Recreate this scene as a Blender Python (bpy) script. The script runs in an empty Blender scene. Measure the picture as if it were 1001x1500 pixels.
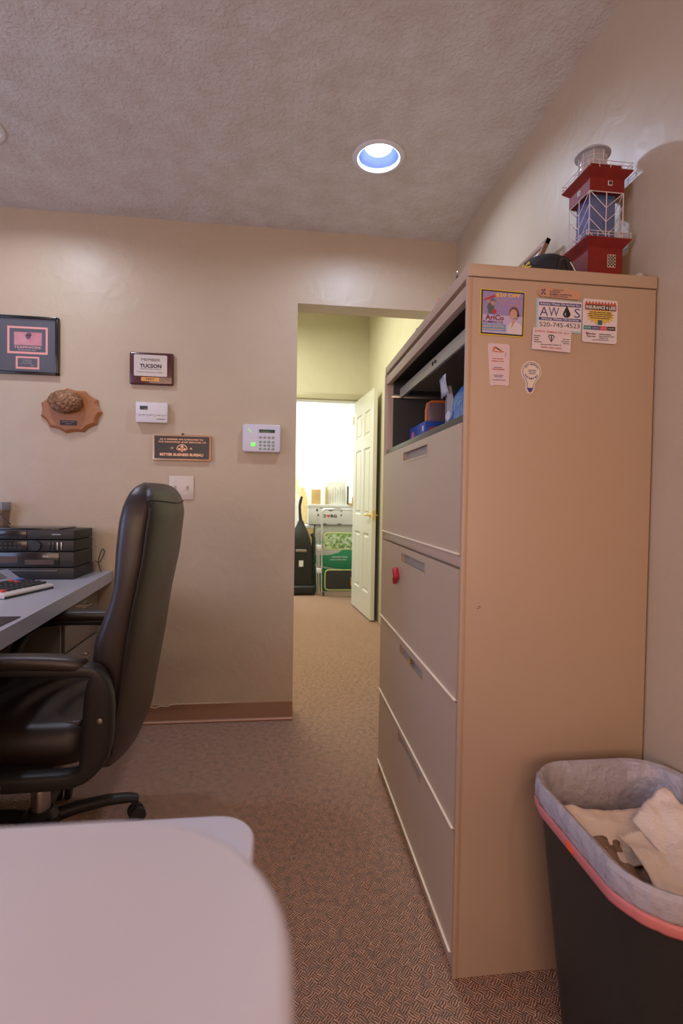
import bpy, bmesh, math, random
from mathutils import Vector, Matrix, Euler, noise
C = bpy.context.scene
COL = C.collection
random.seed(7)
PI = math.pi

# ------------------------------------------------------------------ camera
FPX = 741.0
YAW, PIT, ROL, CH = .1192, .0233, -.0161, 1.1077
cy, sy, cp, sp = math.cos(YAW), math.sin(YAW), math.cos(PIT), math.sin(PIT)
F = Vector((sy*cp, cy*cp, -sp)); R = Vector((cy, -sy, 0)); U = R.cross(F)
R2 = R*math.cos(ROL) - U*math.sin(ROL); U2 = U*math.cos(ROL) + R*math.sin(ROL)
cam_d = bpy.data.cameras.new('camera'); cam = bpy.data.objects.new('camera', cam_d); COL.objects.link(cam)
M = Matrix((R2, U2, -F)).transposed().to_4x4(); M.translation = Vector((0, 0, CH)); cam.matrix_world = M
cam_d.sensor_fit = 'VERTICAL'; cam_d.sensor_height = 36; cam_d.sensor_width = 24; cam_d.lens = 36*FPX/1500
cam_d.clip_start = .02
cam_d.dof.use_dof = True; cam_d.dof.focus_distance = 1.6; cam_d.dof.aperture_fstop = 4.2
C.camera = cam
C.view_settings.view_transform = 'Standard'; C.view_settings.look = 'None'
C.view_settings.exposure = 0.06; C.view_settings.gamma = 1; C.view_settings.use_curve_mapping = False

# ------------------------------------------------------------------ world and lights
W = bpy.data.worlds.new('world'); C.world = W; W.use_nodes = True
W.node_tree.nodes['Background'].inputs[0].default_value = (.75, .85, 1, 1)
W.node_tree.nodes['Background'].inputs[1].default_value = 1.0

def area(name, loc, target, sx, sy_, power, col, spread=180, shape='RECTANGLE'):
    d = bpy.data.lights.new(name, 'AREA'); d.shape = shape; d.size = sx
    if shape in ('RECTANGLE', 'ELLIPSE'): d.size_y = sy_
    d.energy = power; d.color = col; d.spread = math.radians(spread)
    o = bpy.data.objects.new(name, d); COL.objects.link(o); o.location = loc
    o.rotation_euler = (Vector(target)-Vector(loc)).to_track_quat('-Z', 'Y').to_euler()
    return o

L_LEFT_COOL = 25; L_REAR = 29; L_CAN_W = 6; L_CAN_A = 7; L_CAN_B = 6; L_HALL = 38; L_STORE = 40
area('unseen_window_light', (-2.62, .5, 1.5), (0, .6, 1.3), 1.7, 1.1, L_LEFT_COOL, (.42, .54, 1.0))  # unseen window put in to give the cool light from the left
area('rear_warm_fill', (-.7, -1.9, 1.4), (-.1, 2, 1.0), 2.2, 1.1, L_REAR, (1.0, .56, .30))  # added warm fill, standing in for the rest of the room's light
area('hall_ceiling_light', (-.2, 3.9, 2.92), (-.2, 3.9, 0), .6, 1.2, L_HALL, (1.0, .98, .72))
area('store_ceiling_light', (-.1, 6.1, 2.62), (-.1, 6.1, 0), 1.2, .5, L_STORE, (.97, 1.0, .93))

# ------------------------------------------------------------------ materials
def _nm(name):
    m = bpy.data.materials.new(name); m.use_nodes = True
    return m, m.node_tree, m.node_tree.nodes['Principled BSDF']
def mat(name, col, rough=.6, metal=0., bump=None, var=None, spec=.5, emit=None, trans=0., alpha=1., coat=0.):
    """bump=(scale, strength)   var=(scale, amount, second colour)"""
    m, nt, b = _nm(name)
    b.inputs['Base Color'].default_value = (*col, 1); b.inputs['Roughness'].default_value = rough
    b.inputs['Metallic'].default_value = metal; b.inputs['Specular IOR Level'].default_value = spec
    b.inputs['Transmission Weight'].default_value = trans; b.inputs['Alpha'].default_value = alpha
    b.inputs['Coat Weight'].default_value = coat
    if emit: b.inputs['Emission Color'].default_value = (*emit[0], 1); b.inputs['Emission Strength'].default_value = emit[1]
    tc = nt.nodes.new('ShaderNodeTexCoord')
    if var:
        n = nt.nodes.new('ShaderNodeTexNoise'); n.inputs['Scale'].default_value = var[0]; n.inputs['Detail'].default_value = 5
        nt.links.new(tc.outputs['Object'], n.inputs['Vector'])
        r = nt.nodes.new('ShaderNodeValToRGB'); r.color_ramp.elements[0].position = .5-.5*var[1]*.6; r.color_ramp.elements[1].position = .5+.5*var[1]*.6
        r.color_ramp.elements[0].color = (*col, 1); r.color_ramp.elements[1].color = (*var[2], 1)
        nt.links.new(n.outputs['Fac'], r.inputs['Fac']); nt.links.new(r.outputs['Color'], b.inputs['Base Color'])
    if bump:
        n = nt.nodes.new('ShaderNodeTexNoise'); n.inputs['Scale'].default_value = bump[0]; n.inputs['Detail'].default_value = 4
        nt.links.new(tc.outputs['Object'], n.inputs['Vector'])
        bu = nt.nodes.new('ShaderNodeBump'); bu.inputs['Strength'].default_value = bump[1]; bu.inputs['Distance'].default_value = .01
        nt.links.new(n.outputs['Fac'], bu.inputs['Height']); nt.links.new(bu.outputs['Normal'], b.inputs['Normal'])
    return m

def carpet_mat():
    m, nt, b = _nm('carpet'); N = nt.nodes; L = nt.links
    tc = N.new('ShaderNodeTexCoord')
    def mp(rot, sc):
        p = N.new('ShaderNodeMapping'); p.inputs['Rotation'].default_value = (0, 0, rot); p.inputs['Scale'].default_value = sc
        L.new(tc.outputs['Object'], p.inputs['Vector']); return p
    wob = N.new('ShaderNodeTexNoise'); wob.inputs['Scale'].default_value = 60; L.new(tc.outputs['Object'], wob.inputs['Vector'])
    vm = N.new('ShaderNodeVectorMath'); vm.operation = 'MULTIPLY_ADD'; vm.inputs[1].default_value = (.008, .008, 0)
    L.new(wob.outputs['Color'], vm.inputs[0]); L.new(tc.outputs['Object'], vm.inputs[2])
    ck = N.new('ShaderNodeTexChecker'); ck.inputs['Scale'].default_value = 1
    pc = mp(.75, (50, 50, 1)); L.new(vm.outputs[0], pc.inputs['Vector']); L.new(pc.outputs[0], ck.inputs['Vector'])
    ck.inputs['Color1'].default_value = (0, 0, 0, 1); ck.inputs['Color2'].default_value = (1, 1, 1, 1)
    def wave(rot):
        p = mp(rot, (1, 1, 1)); L.new(vm.outputs[0], p.inputs['Vector'])
        w = N.new('ShaderNodeTexWave'); w.inputs['Scale'].default_value = 58; w.inputs['Distortion'].default_value = 2.2; w.inputs['Detail'].default_value = 2
        L.new(p.outputs[0], w.inputs['Vector']); return w
    wa, wb = wave(.75), wave(.75+PI/2)
    mx = N.new('ShaderNodeMix'); mx.data_type = 'FLOAT'
    L.new(ck.outputs['Fac'], mx.inputs[0]); L.new(wa.outputs['Fac'], mx.inputs[2]); L.new(wb.outputs['Fac'], mx.inputs[3])
    nz = N.new('ShaderNodeTexNoise'); nz.inputs['Scale'].default_value = 260; nz.inputs['Detail'].default_value = 3; L.new(tc.outputs['Object'], nz.inputs['Vector'])
    ad = N.new('ShaderNodeMath'); ad.operation = 'MULTIPLY_ADD'; ad.inputs[1].default_value = 1.25; 
    L.new(nz.outputs['Fac'], ad.inputs[0]); L.new(mx.outputs[0], ad.inputs[2])
    rp = N.new('ShaderNodeValToRGB'); e = rp.color_ramp.elements
    e[0].position = .35; e[0].color = (.155, .080, .055, 1); e[1].position = 1.35/1.5; e[1].color = (.78, .50, .36, 1)
    k = rp.color_ramp.elements.new(.62); k.color = (.42, .225, .145, 1)
    sc = N.new('ShaderNodeMath'); sc.operation = 'MULTIPLY'; sc.inputs[1].default_value = .60; L.new(ad.outputs[0], sc.inputs[0]); L.new(sc.outputs[0], rp.inputs['Fac'])
    n2 = N.new('ShaderNodeTexNoise'); n2.inputs['Scale'].default_value = 45; L.new(tc.outputs['Object'], n2.inputs['Vector'])
    r2 = N.new('ShaderNodeValToRGB'); r2.color_ramp.elements[0].position = .45; r2.color_ramp.elements[1].position = .7
    r2.color_ramp.elements[0].color = (0, 0, 0, 1); r2.color_ramp.elements[1].color = (.55, .55, .55, 1); L.new(n2.outputs['Fac'], r2.inputs['Fac'])
    m2 = N.new('ShaderNodeMix'); m2.data_type = 'RGBA'; m2.inputs[7].default_value = (.24, .20, .17, 1)
    L.new(r2.outputs['Color'], m2.inputs[0]); L.new(rp.outputs['Color'], m2.inputs[6]); L.new(m2.outputs[2], b.inputs['Base Color'])
    bu = N.new('ShaderNodeBump'); bu.inputs['Strength'].default_value = .8; bu.inputs['Distance'].default_value = .004
    L.new(ad.outputs[0], bu.inputs['Height']); L.new(bu.outputs['Normal'], b.inputs['Normal'])
    b.inputs['Roughness'].default_value = .95; b.inputs['Specular IOR Level'].default_value = .1
    return m

def plaster_mat(name, col, col2, nscale, bscale, bstr, rough=.55):
    m, nt, b = _nm(name); N = nt.nodes; L = nt.links
    tc = N.new('ShaderNodeTexCoord')
    n = N.new('ShaderNodeTexNoise'); n.inputs['Scale'].default_value = nscale; n.inputs['Detail'].default_value = 8; n.inputs['Roughness'].default_value = .65
    L.new(tc.outputs['Object'], n.inputs['Vector'])
    r = N.new('ShaderNodeValToRGB'); r.color_ramp.elements[0].position = .38; r.color_ramp.elements[1].position = .64
    r.color_ramp.elements[0].color = (*col, 1); r.color_ramp.elements[1].color = (*col2, 1)
    L.new(n.outputs['Fac'], r.inputs['Fac']); L.new(r.outputs['Color'], b.inputs['Base Color'])
    n2 = N.new('ShaderNodeTexNoise'); n2.inputs['Scale'].default_value = bscale; n2.inputs['Detail'].default_value = 6; n2.inputs['Distortion'].default_value = .6
    L.new(tc.outputs['Object'], n2.inputs['Vector'])
    r2 = N.new('ShaderNodeValToRGB'); r2.color_ramp.elements[0].position = .42; r2.color_ramp.elements[1].position = .62
    L.new(n2.outputs['Fac'], r2.inputs['Fac'])
    bu = N.new('ShaderNodeBump'); bu.inputs['Strength'].default_value = bstr; bu.inputs['Distance'].default_value = .006
    L.new(r2.outputs['Color'], bu.inputs['Height']); L.new(bu.outputs['Normal'], b.inputs['Normal'])
    b.inputs['Roughness'].default_value = rough
    return m

def block_mat():
    m, nt, b = _nm('painted_block'); N = nt.nodes; L = nt.links
    tc = N.new('ShaderNodeTexCoord'); sx = N.new('ShaderNodeSeparateXYZ'); L.new(tc.outputs['Object'], sx.inputs[0])
    ad = N.new('ShaderNodeMath'); L.new(sx.outputs[0], ad.inputs[0]); L.new(sx.outputs[1], ad.inputs[1])
    cx = N.new('ShaderNodeCombineXYZ'); L.new(ad.outputs[0], cx.inputs[0]); L.new(sx.outputs[2], cx.inputs[1])
    br = N.new('ShaderNodeTexBrick'); L.new(cx.outputs[0], br.inputs['Vector'])
    br.inputs['Scale'].default_value = 1; br.inputs['Brick Width'].default_value = .4; br.inputs['Row Height'].default_value = .2
    br.inputs['Mortar Size'].default_value = .004
    br.inputs['Color1'].default_value = (.82, .83, .80, 1); br.inputs['Color2'].default_value = (.80, .81, .79, 1); br.inputs['Mortar'].default_value = (.70, .71, .69, 1)
    L.new(br.outputs['Color'], b.inputs['Base Color']); b.inputs['Roughness'].default_value = .6
    bu = N.new('ShaderNodeBump'); bu.inputs['Strength'].default_value = .5; bu.invert = True; L.new(br.outputs['Fac'], bu.inputs['Height']); L.new(bu.outputs['Normal'], b.inputs['Normal'])
    return m

m_wall = plaster_mat('wall_paint', (.55, .435, .30), (.52, .41, .28), 3, 11, .13, .42)
m_ceil = plaster_mat('ceiling_texture', (.64, .58, .52), (.72, .69, .65), 9, 60, .28, .9)
m_hall = plaster_mat('hall_paint', (.72, .69, .56), (.68, .65, .52), 4, 18, .08)
m_block = block_mat(); m_carpet = carpet_mat()
m_base = mat('vinyl_base', (.36, .205, .125), .5, var=(3, .5, (.33, .185, .11)))
m_door = mat('door_paint', (.72, .72, .67), .4)
m_white = mat('white_trim', (.8, .8, .78), .4)
m_brass = mat('brass', (.85, .62, .22), .22, 1)
m_chrome = mat('chrome', (.8, .8, .82), .18, 1)
m_cab = mat('cabinet_enamel', (.51, .38, .275), .38, bump=(900, .05))
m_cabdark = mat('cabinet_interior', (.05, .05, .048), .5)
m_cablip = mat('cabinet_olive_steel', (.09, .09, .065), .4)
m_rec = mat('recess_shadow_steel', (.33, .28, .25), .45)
m_leather = mat('black_leather', (.024, .017, .015), .36, bump=(700, .10), spec=.6)
m_plastic = mat('black_plastic', (.022, .022, .024), .42, bump=(300, .08))
m_rubber = mat('black_rubber', (.02, .02, .02), .6)
m_steel = mat('brushed_steel', (.45, .43, .42), .35, 1)
m_desk = mat('grey_laminate', (.42, .41, .44), .35)
m_ped = mat('pedestal_enamel', (.24, .20, .15), .45)
m_tab = mat('white_laminate', (.64, .64, .73), .45)
m_stereo = mat('stereo_plastic', (.018, .018, .018), .5)
m_stereo2 = mat('stereo_gloss', (.02, .02, .022), .15)
m_red = mat('lighthouse_red', (.25, .028, .020), .6, spec=.2, var=(30, .8, (.20, .022, .018)))
m_wire = mat('white_painted_wire', (.72, .64, .62), .4)
m_glassb = mat('violet_tinted_glass', (.16, .17, .42), .08, coat=1.0, var=(14, .7, (.03, .10, .20)))
m_glassc = mat('clear_plastic', (.75, .72, .74), .1, alpha=.38)
m_black = mat('black_ink', (.02, .02, .02), .5)
m_glass = mat('picture_glass', (.9, .9, .95), .02, alpha=.04, spec=.5)
def ink(n, c, r=.5): return mat(n, c, r)

# ------------------------------------------------------------------ mesh helpers
def wl(o):
    v = Vector((0, 0, 0))
    while o is not None: v += o.location; o = o.parent
    return v
class MB:
    def __init__(s): s.bm = bmesh.new()
    def _add(s, b, mtx=None):
        if mtx is not None: bmesh.ops.transform(b, matrix=mtx, verts=b.verts)
        me = bpy.data.meshes.new('tmp'); b.to_mesh(me); b.free(); s.bm.from_mesh(me); bpy.data.meshes.remove(me); return s
    def box(s, x0, x1, y0, y1, z0, z1, bev=0, seg=2, mtx=None):
        b = bmesh.new(); bmesh.ops.create_cube(b, size=1)
        for v in b.verts: v.co = Vector(((x0+x1)/2+v.co.x*(x1-x0), (y0+y1)/2+v.co.y*(y1-y0), (z0+z1)/2+v.co.z*(z1-z0)))
        if bev: bmesh.ops.bevel(b, geom=b.edges[:], offset=bev, segments=seg, profile=.5, affect='EDGES')
        return s._add(b, mtx)
    def prism(s, pts, a, d0, d1, bev=0, seg=2, mtx=None):
        """polygon pts in the plane perpendicular to axis a ('x','y','z'), extruded from d0 to d1"""
        def P(u, v, d): return {'x': (d, u, v), 'y': (u, d, v), 'z': (u, v, d)}[a]
        b = bmesh.new(); A = [b.verts.new(P(u, v, d0)) for u, v in pts]; B = [b.verts.new(P(u, v, d1)) for u, v in pts]
        n = len(pts); b.faces.new(A); b.faces.new(B[::-1])
        for i in range(n): b.faces.new((A[i], B[i], B[(i+1) % n], A[(i+1) % n]))
        bmesh.ops.recalc_face_normals(b, faces=b.faces[:])
        if bev:
            es = [e for e in b.edges if (e.verts[0] in A and e.verts[1] in A) or (e.verts[0] in B and e.verts[1] in B)]
            bmesh.ops.bevel(b, geom=es, offset=bev, segments=seg, profile=.5, affect='EDGES')
        return s._add(b, mtx)
    def loft(s, rings, cap=True, closed=False, mtx=None):
        b = bmesh.new(); V = [[b.verts.new(p) for p in r] for r in rings]; n = len(rings[0])
        m = len(V)
        for i in range(m if closed else m-1):
            for j in range(n):
                b.faces.new((V[i][j], V[i][(j+1) % n], V[(i+1) % m][(j+1) % n], V[(i+1) % m][j]))
        if cap and not closed: b.faces.new(V[0][::-1]); b.faces.new(V[-1])
        bmesh.ops.recalc_face_normals(b, faces=b.faces[:])
        return s._add(b, mtx)
    def lathe(s, prof, c, n=32, axis='z', cap=True):
        rings = []
        for r, h in prof:
            ring = []
            for k in range(n):
                a = 2*PI*k/n; u, v = r*math.cos(a), r*math.sin(a)
                p = {'z': (u, v, h), 'x': (h, u, v), 'y': (u, h, v)}[axis]
                ring.append(Vector(c)+Vector(p))
            rings.append(ring)
        return s.loft(rings, cap)
    def tube(s, pts, r, n=10, closed=False, w=None, mtx=None):
        """sweep a circle (or, with w, an ellipse r by w) along pts"""
        P = [Vector(p) for p in pts]; m = len(P); rings = []
        up = Vector((0, 0, 1)); prev = None
        for i in range(m):
            if closed: t = (P[(i+1) % m]-P[(i-1) % m]).normalized()
            else: t = (P[min(i+1, m-1)]-P[max(i-1, 0)]).normalized()
            if prev is None:
                ref = up if abs(t.dot(up)) < .95 else Vector((0, 1, 0))
                a = t.cross(ref).normalized()
            else: a = (prev-t*prev.dot(t)).normalized()
            prev = a; b_ = t.cross(a)
            rr = r[i] if isinstance(r, (list, tuple)) else r
            ww = rr if w is None else w
            rings.append([P[i]+a*math.cos(2*PI*k/n)*ww+b_*math.sin(2*PI*k/n)*rr for k in range(n)])
        return s.loft(rings, not closed, closed, mtx)
    def cyl(s, p0, p1, r, n=16): return s.tube([p0, p1], r, n)
    def face(s, pts):
        f = [s.bm.verts.new(p) for p in pts]; s.bm.faces.new(f); return s
    def build(s, name, m, parent=None, smooth=True, sub=0):
        off = wl(parent) if parent else Vector((0, 0, 0))
        for v in s.bm.verts: v.co -= off
        me = bpy.data.meshes.new(name); s.bm.to_mesh(me); s.bm.free()
        me.materials.append(m)
        if smooth: me.shade_smooth()
        o = bpy.data.objects.new(name, me); COL.objects.link(o)
        if parent: o.parent = parent
        if sub:
            q = o.modifiers.new('subsurf', 'SUBSURF'); q.levels = sub; q.render_levels = sub
        elif smooth:
            me.set_sharp_from_angle(angle=math.radians(35))
        return o
def rrect(x0, x1, y0, y1, r, n=6):
    p = []
    for cx, cy_, a0 in ((x1-r, y1-r, 0), (x0+r, y1-r, PI/2), (x0+r, y0+r, PI), (x1-r, y0+r, 1.5*PI)):
        for k in range(n+1):
            a = a0+PI/2*k/n; p.append((cx+r*math.cos(a), cy_+r*math.sin(a)))
    return p
def ell(cx, cz, rx, rz, n=24): return [(cx+rx*math.cos(2*PI*k/n), cz+rz*math.sin(2*PI*k/n)) for k in range(n)]
def tag(o, label=None, cat=None, group=None, kind=None):
    if label: o['label'] = label
    if cat: o['category'] = cat
    if group: o['group'] = group
    if kind: o['kind'] = kind
    return o
def thing(name, loc, label, cat, group=None):
    o = bpy.data.objects.new(name, None); o.empty_display_size = .05; COL.objects.link(o); o.location = loc
    return tag(o, label, cat, group)
def struct(name, mb, m, smooth=False): return tag(mb.build(name, m, None, smooth), kind='structure')
_fonts = {}
def glyphs(txt, width, height, bold=0.):
    """lettering as a list of polygons fitted into width x height, origin at its lower left"""
    cu = bpy.data.curves.new('t', 'FONT'); cu.body = txt; cu.size = 1; cu.resolution_u = 2; cu.offset = bold
    ob = bpy.data.objects.new('t', cu); COL.objects.link(ob)
    dg = bpy.context.evaluated_depsgraph_get(); me = bpy.data.meshes.new_from_object(ob.evaluated_get(dg))
    xs = [v.co.x for v in me.vertices]; ys = [v.co.y for v in me.vertices]
    sx = width/(max(xs)-min(xs)); sz = height/(max(ys)-min(ys))
    out = ([((v.co.x-min(xs))*sx, (v.co.y-min(ys))*sz) for v in me.vertices], [tuple(p.vertices) for p in me.polygons])
    bpy.data.objects.remove(ob); bpy.data.curves.remove(cu); bpy.data.meshes.remove(me)
    return out
def text(mb, txt, x, z, y, width, height, bold=0., tilt=0., fn=None):
    """lettering in the vertical plane at depth y, lower left corner at x, z"""
    if txt[0] == '~':                                  # print too small to read: a row of word-length strokes
        words = txt[1:].split(' '); tot = sum(len(w_) for w_ in words)+.6*(len(words)-1); u0 = 0; vs = []; fs = []
        for w_ in words:
            u1 = u0+len(w_)/tot*width; k = len(vs)
            vs += [(u0, .2*height), (u1, .2*height), (u1, .8*height), (u0, .8*height)]; fs.append((k, k+1, k+2, k+3)); u0 = u1+.6/tot*width
    else: vs, fs = glyphs(txt, width, height, bold)
    ct, st = math.cos(tilt), math.sin(tilt)
    if fn is None: fn = lambda u, v: (x+u*ct-v*st, y, z+u*st+v*ct)
    V = [mb.bm.verts.new(fn(u, v)) for u, v in vs]
    for f in fs:
        try: mb.bm.faces.new([V[i] for i in f])
        except ValueError: pass
    return mb
def flat(mb, pts, y, th=.0004): return mb.prism(pts, 'y', y-th, y)

# ------------------------------------------------------------------ the setting
B = 2.546; XR = .876; H = 2.44; XL = -2.6; YR = -1.95; HY = 5.32
struct('floor', MB().box(XL-.1, 1.1, YR-.1, 7.1, -.05, 0), m_carpet)
def holed_ceiling():
    mb = MB(); xs = [XL-.1, 1.0]; holes = [(.358, 1.965), (-1.122, 2.0), (.45, -.9), (-1.5, -.9)]
    bm = mb.bm
    import mathutils
    R0 = .082; n = 40
    # slab bottom with round holes: constrained triangulation
    pts = [Vector((XL-.1, YR-.1)), Vector((1.0, YR-.1)), Vector((1.0, B+.06)), Vector((XL-.1, B+.06))]
    edges = [(i, (i+1) % 4) for i in range(4)]
    for hx, hy in holes:
        s0 = len(pts)
        for k in range(n): pts.append(Vector((hx+R0*math.cos(2*PI*k/n), hy+R0*math.sin(2*PI*k/n))))
        edges += [(s0+k, s0+(k+1) % n) for k in range(n)]
    from mathutils.geometry import delaunay_2d_cdt
    vs, es, fs, *_ = delaunay_2d_cdt(pts, edges, [], 0, 1e-6)
    V = [bm.verts.new((v.x, v.y, H)) for v in vs]
    for f in fs:
        c = sum((vs[i] for i in f), Vector((0, 0)))/len(f)
        if any((c-Vector(h_)).length < R0*.98 for h_ in holes): continue
        bm.faces.new([V[i] for i in f])
    bmesh.ops.recalc_face_normals(bm, faces=bm.faces[:])
    g = bmesh.ops.extrude_face_region(bm, geom=bm.faces[:])
    for v in g['geom']:
        if isinstance(v, bmesh.types.BMVert): v.co.z += .04
    bmesh.ops.recalc_face_normals(bm, faces=bm.faces[:])
    return mb
struct('ceiling', holed_ceiling(), m_ceil)
struct('ceiling_upper', MB().box(XL-.1, 1.0, YR-.1, B+.06, H+.2, H+.22), m_ceil)
DX, DH = .070, 2.083
struct('wall_back', MB().prism([(XL-.1, 0), (DX, 0), (DX, DH), (XR+.02, DH), (XR+.02, 3.05), (XL-.1, 3.05)], 'y', B, B+.12), m_wall)
struct('wall_right', MB().box(XR, XR+.1, YR-.1, B+.005, 0, 2.66), m_wall)
# left wall and rear wall each opened for an added window light
struct('wall_left', MB().box(XL-.1, XL, YR-.1, -.4, 0, 2.66).box(XL-.1, XL, 1.4, B, 0, 2.66).box(XL-.1, XL, -.4, 1.4, 0, .9).box(XL-.1, XL, -.4, 1.4, 2.1, 2.66), m_wall)
struct('wall_rear', MB().box(XL, -1.85, YR-.1, YR, 0, 2.66).box(.45, XR, YR-.1, YR, 0, 2.66).box(-1.85, 0.45, YR-.1, YR, 0, .8).box(-1.85, 0.45, YR-.1, YR, 2.0, 2.66), m_wall)
# hallway
struct('wall_hall_right', MB().box(.90, 1.0, B+.12, HY, 0, 3.05), m_hall)
struct('wall_hall_left', MB().box(-1.3, -1.2, B+.12, HY, 0, 3.05), m_hall)
struct('ceiling_hall', MB().box(-1.3, 1.0, B+.0, HY+.12, 3.05, 3.1), m_hall)
OX0, OX1, OZ = -.05, .795, 2.165
struct('wall_hall_back', MB().prism([(-1.3, 0), (OX0, 0), (OX0, OZ), (OX1, OZ), (OX1, 0), (1.0, 0), (1.0, 3.05), (-1.3, 3.05)], 'y', HY, HY+.12), m_hall)
fr = MB()
fr.box(OX0-.06, OX1+.06, HY-.018, HY, OZ, OZ+.06, .004).box(OX0-.06, OX0, HY-.018, HY, 0, OZ, .004).box(OX1, OX1+.06, HY-.018, HY, 0, OZ, .004)
fr.box(OX0, OX0+.015, HY, HY+.12, 0, OZ).box(OX1-.015, OX1, HY, HY+.12, 0, OZ).box(OX0, OX1, HY, HY+.12, OZ-.015, OZ)
struct('trim_1', fr, mat('hall_trim_paint', (.55, .52, .40), .4), True)
# store room
struct('wall_store_right', MB().box(.90, 1.0, HY+.12, 7.0, 0, 2.7), m_block)
struct('wall_store_left', MB().box(-1.3, -1.2, HY+.12, 7.0, 0, 2.7), m_block)
struct('wall_store_back', MB().box(-1.3, 1.0, 6.9, 7.0, 0, 2.7), m_block)
struct('ceiling_store', MB().box(-1.3, 1.0, HY+.12, 7.0, 2.7, 2.75), m_white)

# vinyl cove base along the back wall, its glue edge peeling
bb = MB()
n = 40
for x0, x1 in ((XL, .037), (.039, DX)):
    bb.prism([(B-.004, .012), (B-.004, .088), (B, .088), (B, 0), (B-.018, 0), (B-.018, .004), (B-.012, .010)], 'x', x0, x1)
struct('baseboard_back', bb, m_base, True)
lip = MB(); lip.tube([(XL, B-.017, .007), (DX, B-.017, .007)], .005, 8)
struct('baseboard_lip', lip, mat('toe_highlight', (.62, .36, .24), .35), True)  # paler colour than the base carries the highlight along the toe
peel = MB(); up = []; pts = []
for k in range(61):
    x = -.75+.5*k/60
    dz = -.016*math.exp(-((x+.60)/.028)**2) - .010*math.exp(-((x+.545)/.02)**2)
    pts.append((x, B-.006-.004*abs(math.sin(k*.9)), .094+dz+.0012*math.sin(k*1.7)))
pts.append((-.25, B-.008, .098)); pts.append((-.248, B-.006, .092))
peel.tube(pts, .0022, 6, w=.0022)
tag(peel.build('peeling_wall_edge', mat('torn_paint', (.66, .50, .36), .6)), kind='structure').name = 'trim_2'
struct('baseboard_right', MB().box(XR-.006, XR, YR, 1.1, 0, .088, .002), m_base, True)
# window frames added out of view around the left and rear area lights
for nme, bx in (('added_left_window', ('x', XL-.06, -.4, 1.4, .9, 2.1)), ('added_rear_window', ('y', YR-.06, -1.85, .45, .8, 2.0))):
    a, d, u0, u1, z0, z1 = bx
    f = MB()
    for (p, q, r_, s_) in ((u0, u1, z0, z0+.04), (u0, u1, z1-.04, z1), (u0, u0+.04, z0, z1), (u1-.04, u1, z0, z1)):
        if a == 'x': f.box(d-.02, d+.02, p, q, r_, s_)
        else: f.box(p, q, d-.02, d+.02, r_, s_)
    struct(nme, f, m_white)

# ------------------------------------------------------------------ recessed ceiling lights
m_trimw = mat('can_trim', (.78, .78, .80), .35)
m_can = mat('can_reflector', (.10, .14, .30), .35)
def can(x, y, label, col, power, strength):
    t = thing('recessed_ceiling_light', (x, y, H), label, 'ceiling light', 'recessed ceiling lights')
    MB().lathe([(.080, .0), (.100, 0), (.102, -.003), (.096, -.006), (.083, -.007), (.078, -.004), (.078, .0)], (x, y, H), 48, cap=False).build('trim_ring', m_trimw, t)
    MB().lathe([(.079, -.004), (.070, .05), (.062, .11), (.001, .112)], (x, y, H), 48, cap=False).build('reflector', m_can, t)
    MB().lathe([(.001, .022), (.02, .021), (.040, .026), (.052, .036), (.055, .045), (.040, .085), (.02, .108)], (x, y, H), 40).build('bulb', mat('bulb_glow', (.9, .9, .9), .4, emit=(col, strength)), t)
    l = area('bulb_light', (x, y, H+.012), (x, y, 0), .09, .09, power, col, 170, 'DISK'); l.parent = t; l.location = (0, 0, .012)
    return t
can(.358, 1.965, 'lit recessed can light with cool bluish bulb, seen whole above the doorway', (.62, .74, 1.0), L_CAN_A, 7)
can(-1.122, 2.0, 'recessed can light cut off by the left edge of the photo, only its trim showing', (.75, .82, 1.0), L_CAN_B, 7)
can(.45, -.9, 'recessed can light with warm bulb in the ceiling behind the camera', (1.0, .60, .36), L_CAN_W, 7)
can(-1.5, -.9, 'added recessed can light with warm fill bulb, unseen behind and left of the camera', (1.0, .60, .36), L_CAN_W, 7)  # unseen fill can, added so warm light reaches the back wall

# ------------------------------------------------------------------ filing cabinet
CX0, CX1, CY0, CY1, CT = .412, .872, 1.1085, 2.0225, 1.645
FY0, FY1 = CY0-.002+.014, CY1-.014
cab = thing('lateral_file_cabinet', ((CX0+CX1)/2, (CY0+CY1)/2, 0), 'tall beige metal lateral filing cabinet with an open top shelf and magnets on its side', 'filing cabinet')
SB = 1.312
b = MB()
b.box(CX0+.006, CX1, CY0, CY0+.02, .0, 1.615, .0015).box(CX0+.006, CX1, CY1-.02, CY1, .0, 1.615, .0015)   # side panels
b.box(CX1-.012, CX1, CY0+.02, CY1-.02, 0, 1.615)                                                          # back panel
b.box(CX0+.012, CX1-.012, CY0+.02, CY1-.02, 0, 1.285)                                                     # drawer block
b.box(CX0+.02, CX1-.012, CY0+.02, CY1-.02, 0, .04)
b.build('body', m_cab, cab)
MB().box(CX0, CX1+.001, CY0-.002, CY1+.002, 1.617, CT, .002).box(CX0+.024, CX1-.02, CY0+.024, CY1-.024, 1.601, 1.6165).build('top_panel', m_cab, cab)
MB().box(CX0+.002, CX0+.02, CY0+.012, CY1-.012, 1.572, 1.604, .001).build('top_rail', m_cab, cab)
li = MB(); e_ = .0015
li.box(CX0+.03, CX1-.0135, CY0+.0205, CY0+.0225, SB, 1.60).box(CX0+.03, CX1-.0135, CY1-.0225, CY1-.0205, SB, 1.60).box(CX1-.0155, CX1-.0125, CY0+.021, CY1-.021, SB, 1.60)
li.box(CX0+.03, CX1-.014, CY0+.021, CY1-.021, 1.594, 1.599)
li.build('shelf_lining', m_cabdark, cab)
MB().box(CX0+.006, CX1-.016, CY0+.023, CY1-.023, 1.2855, SB, .001).build('shelf', m_cablip, cab)
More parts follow.
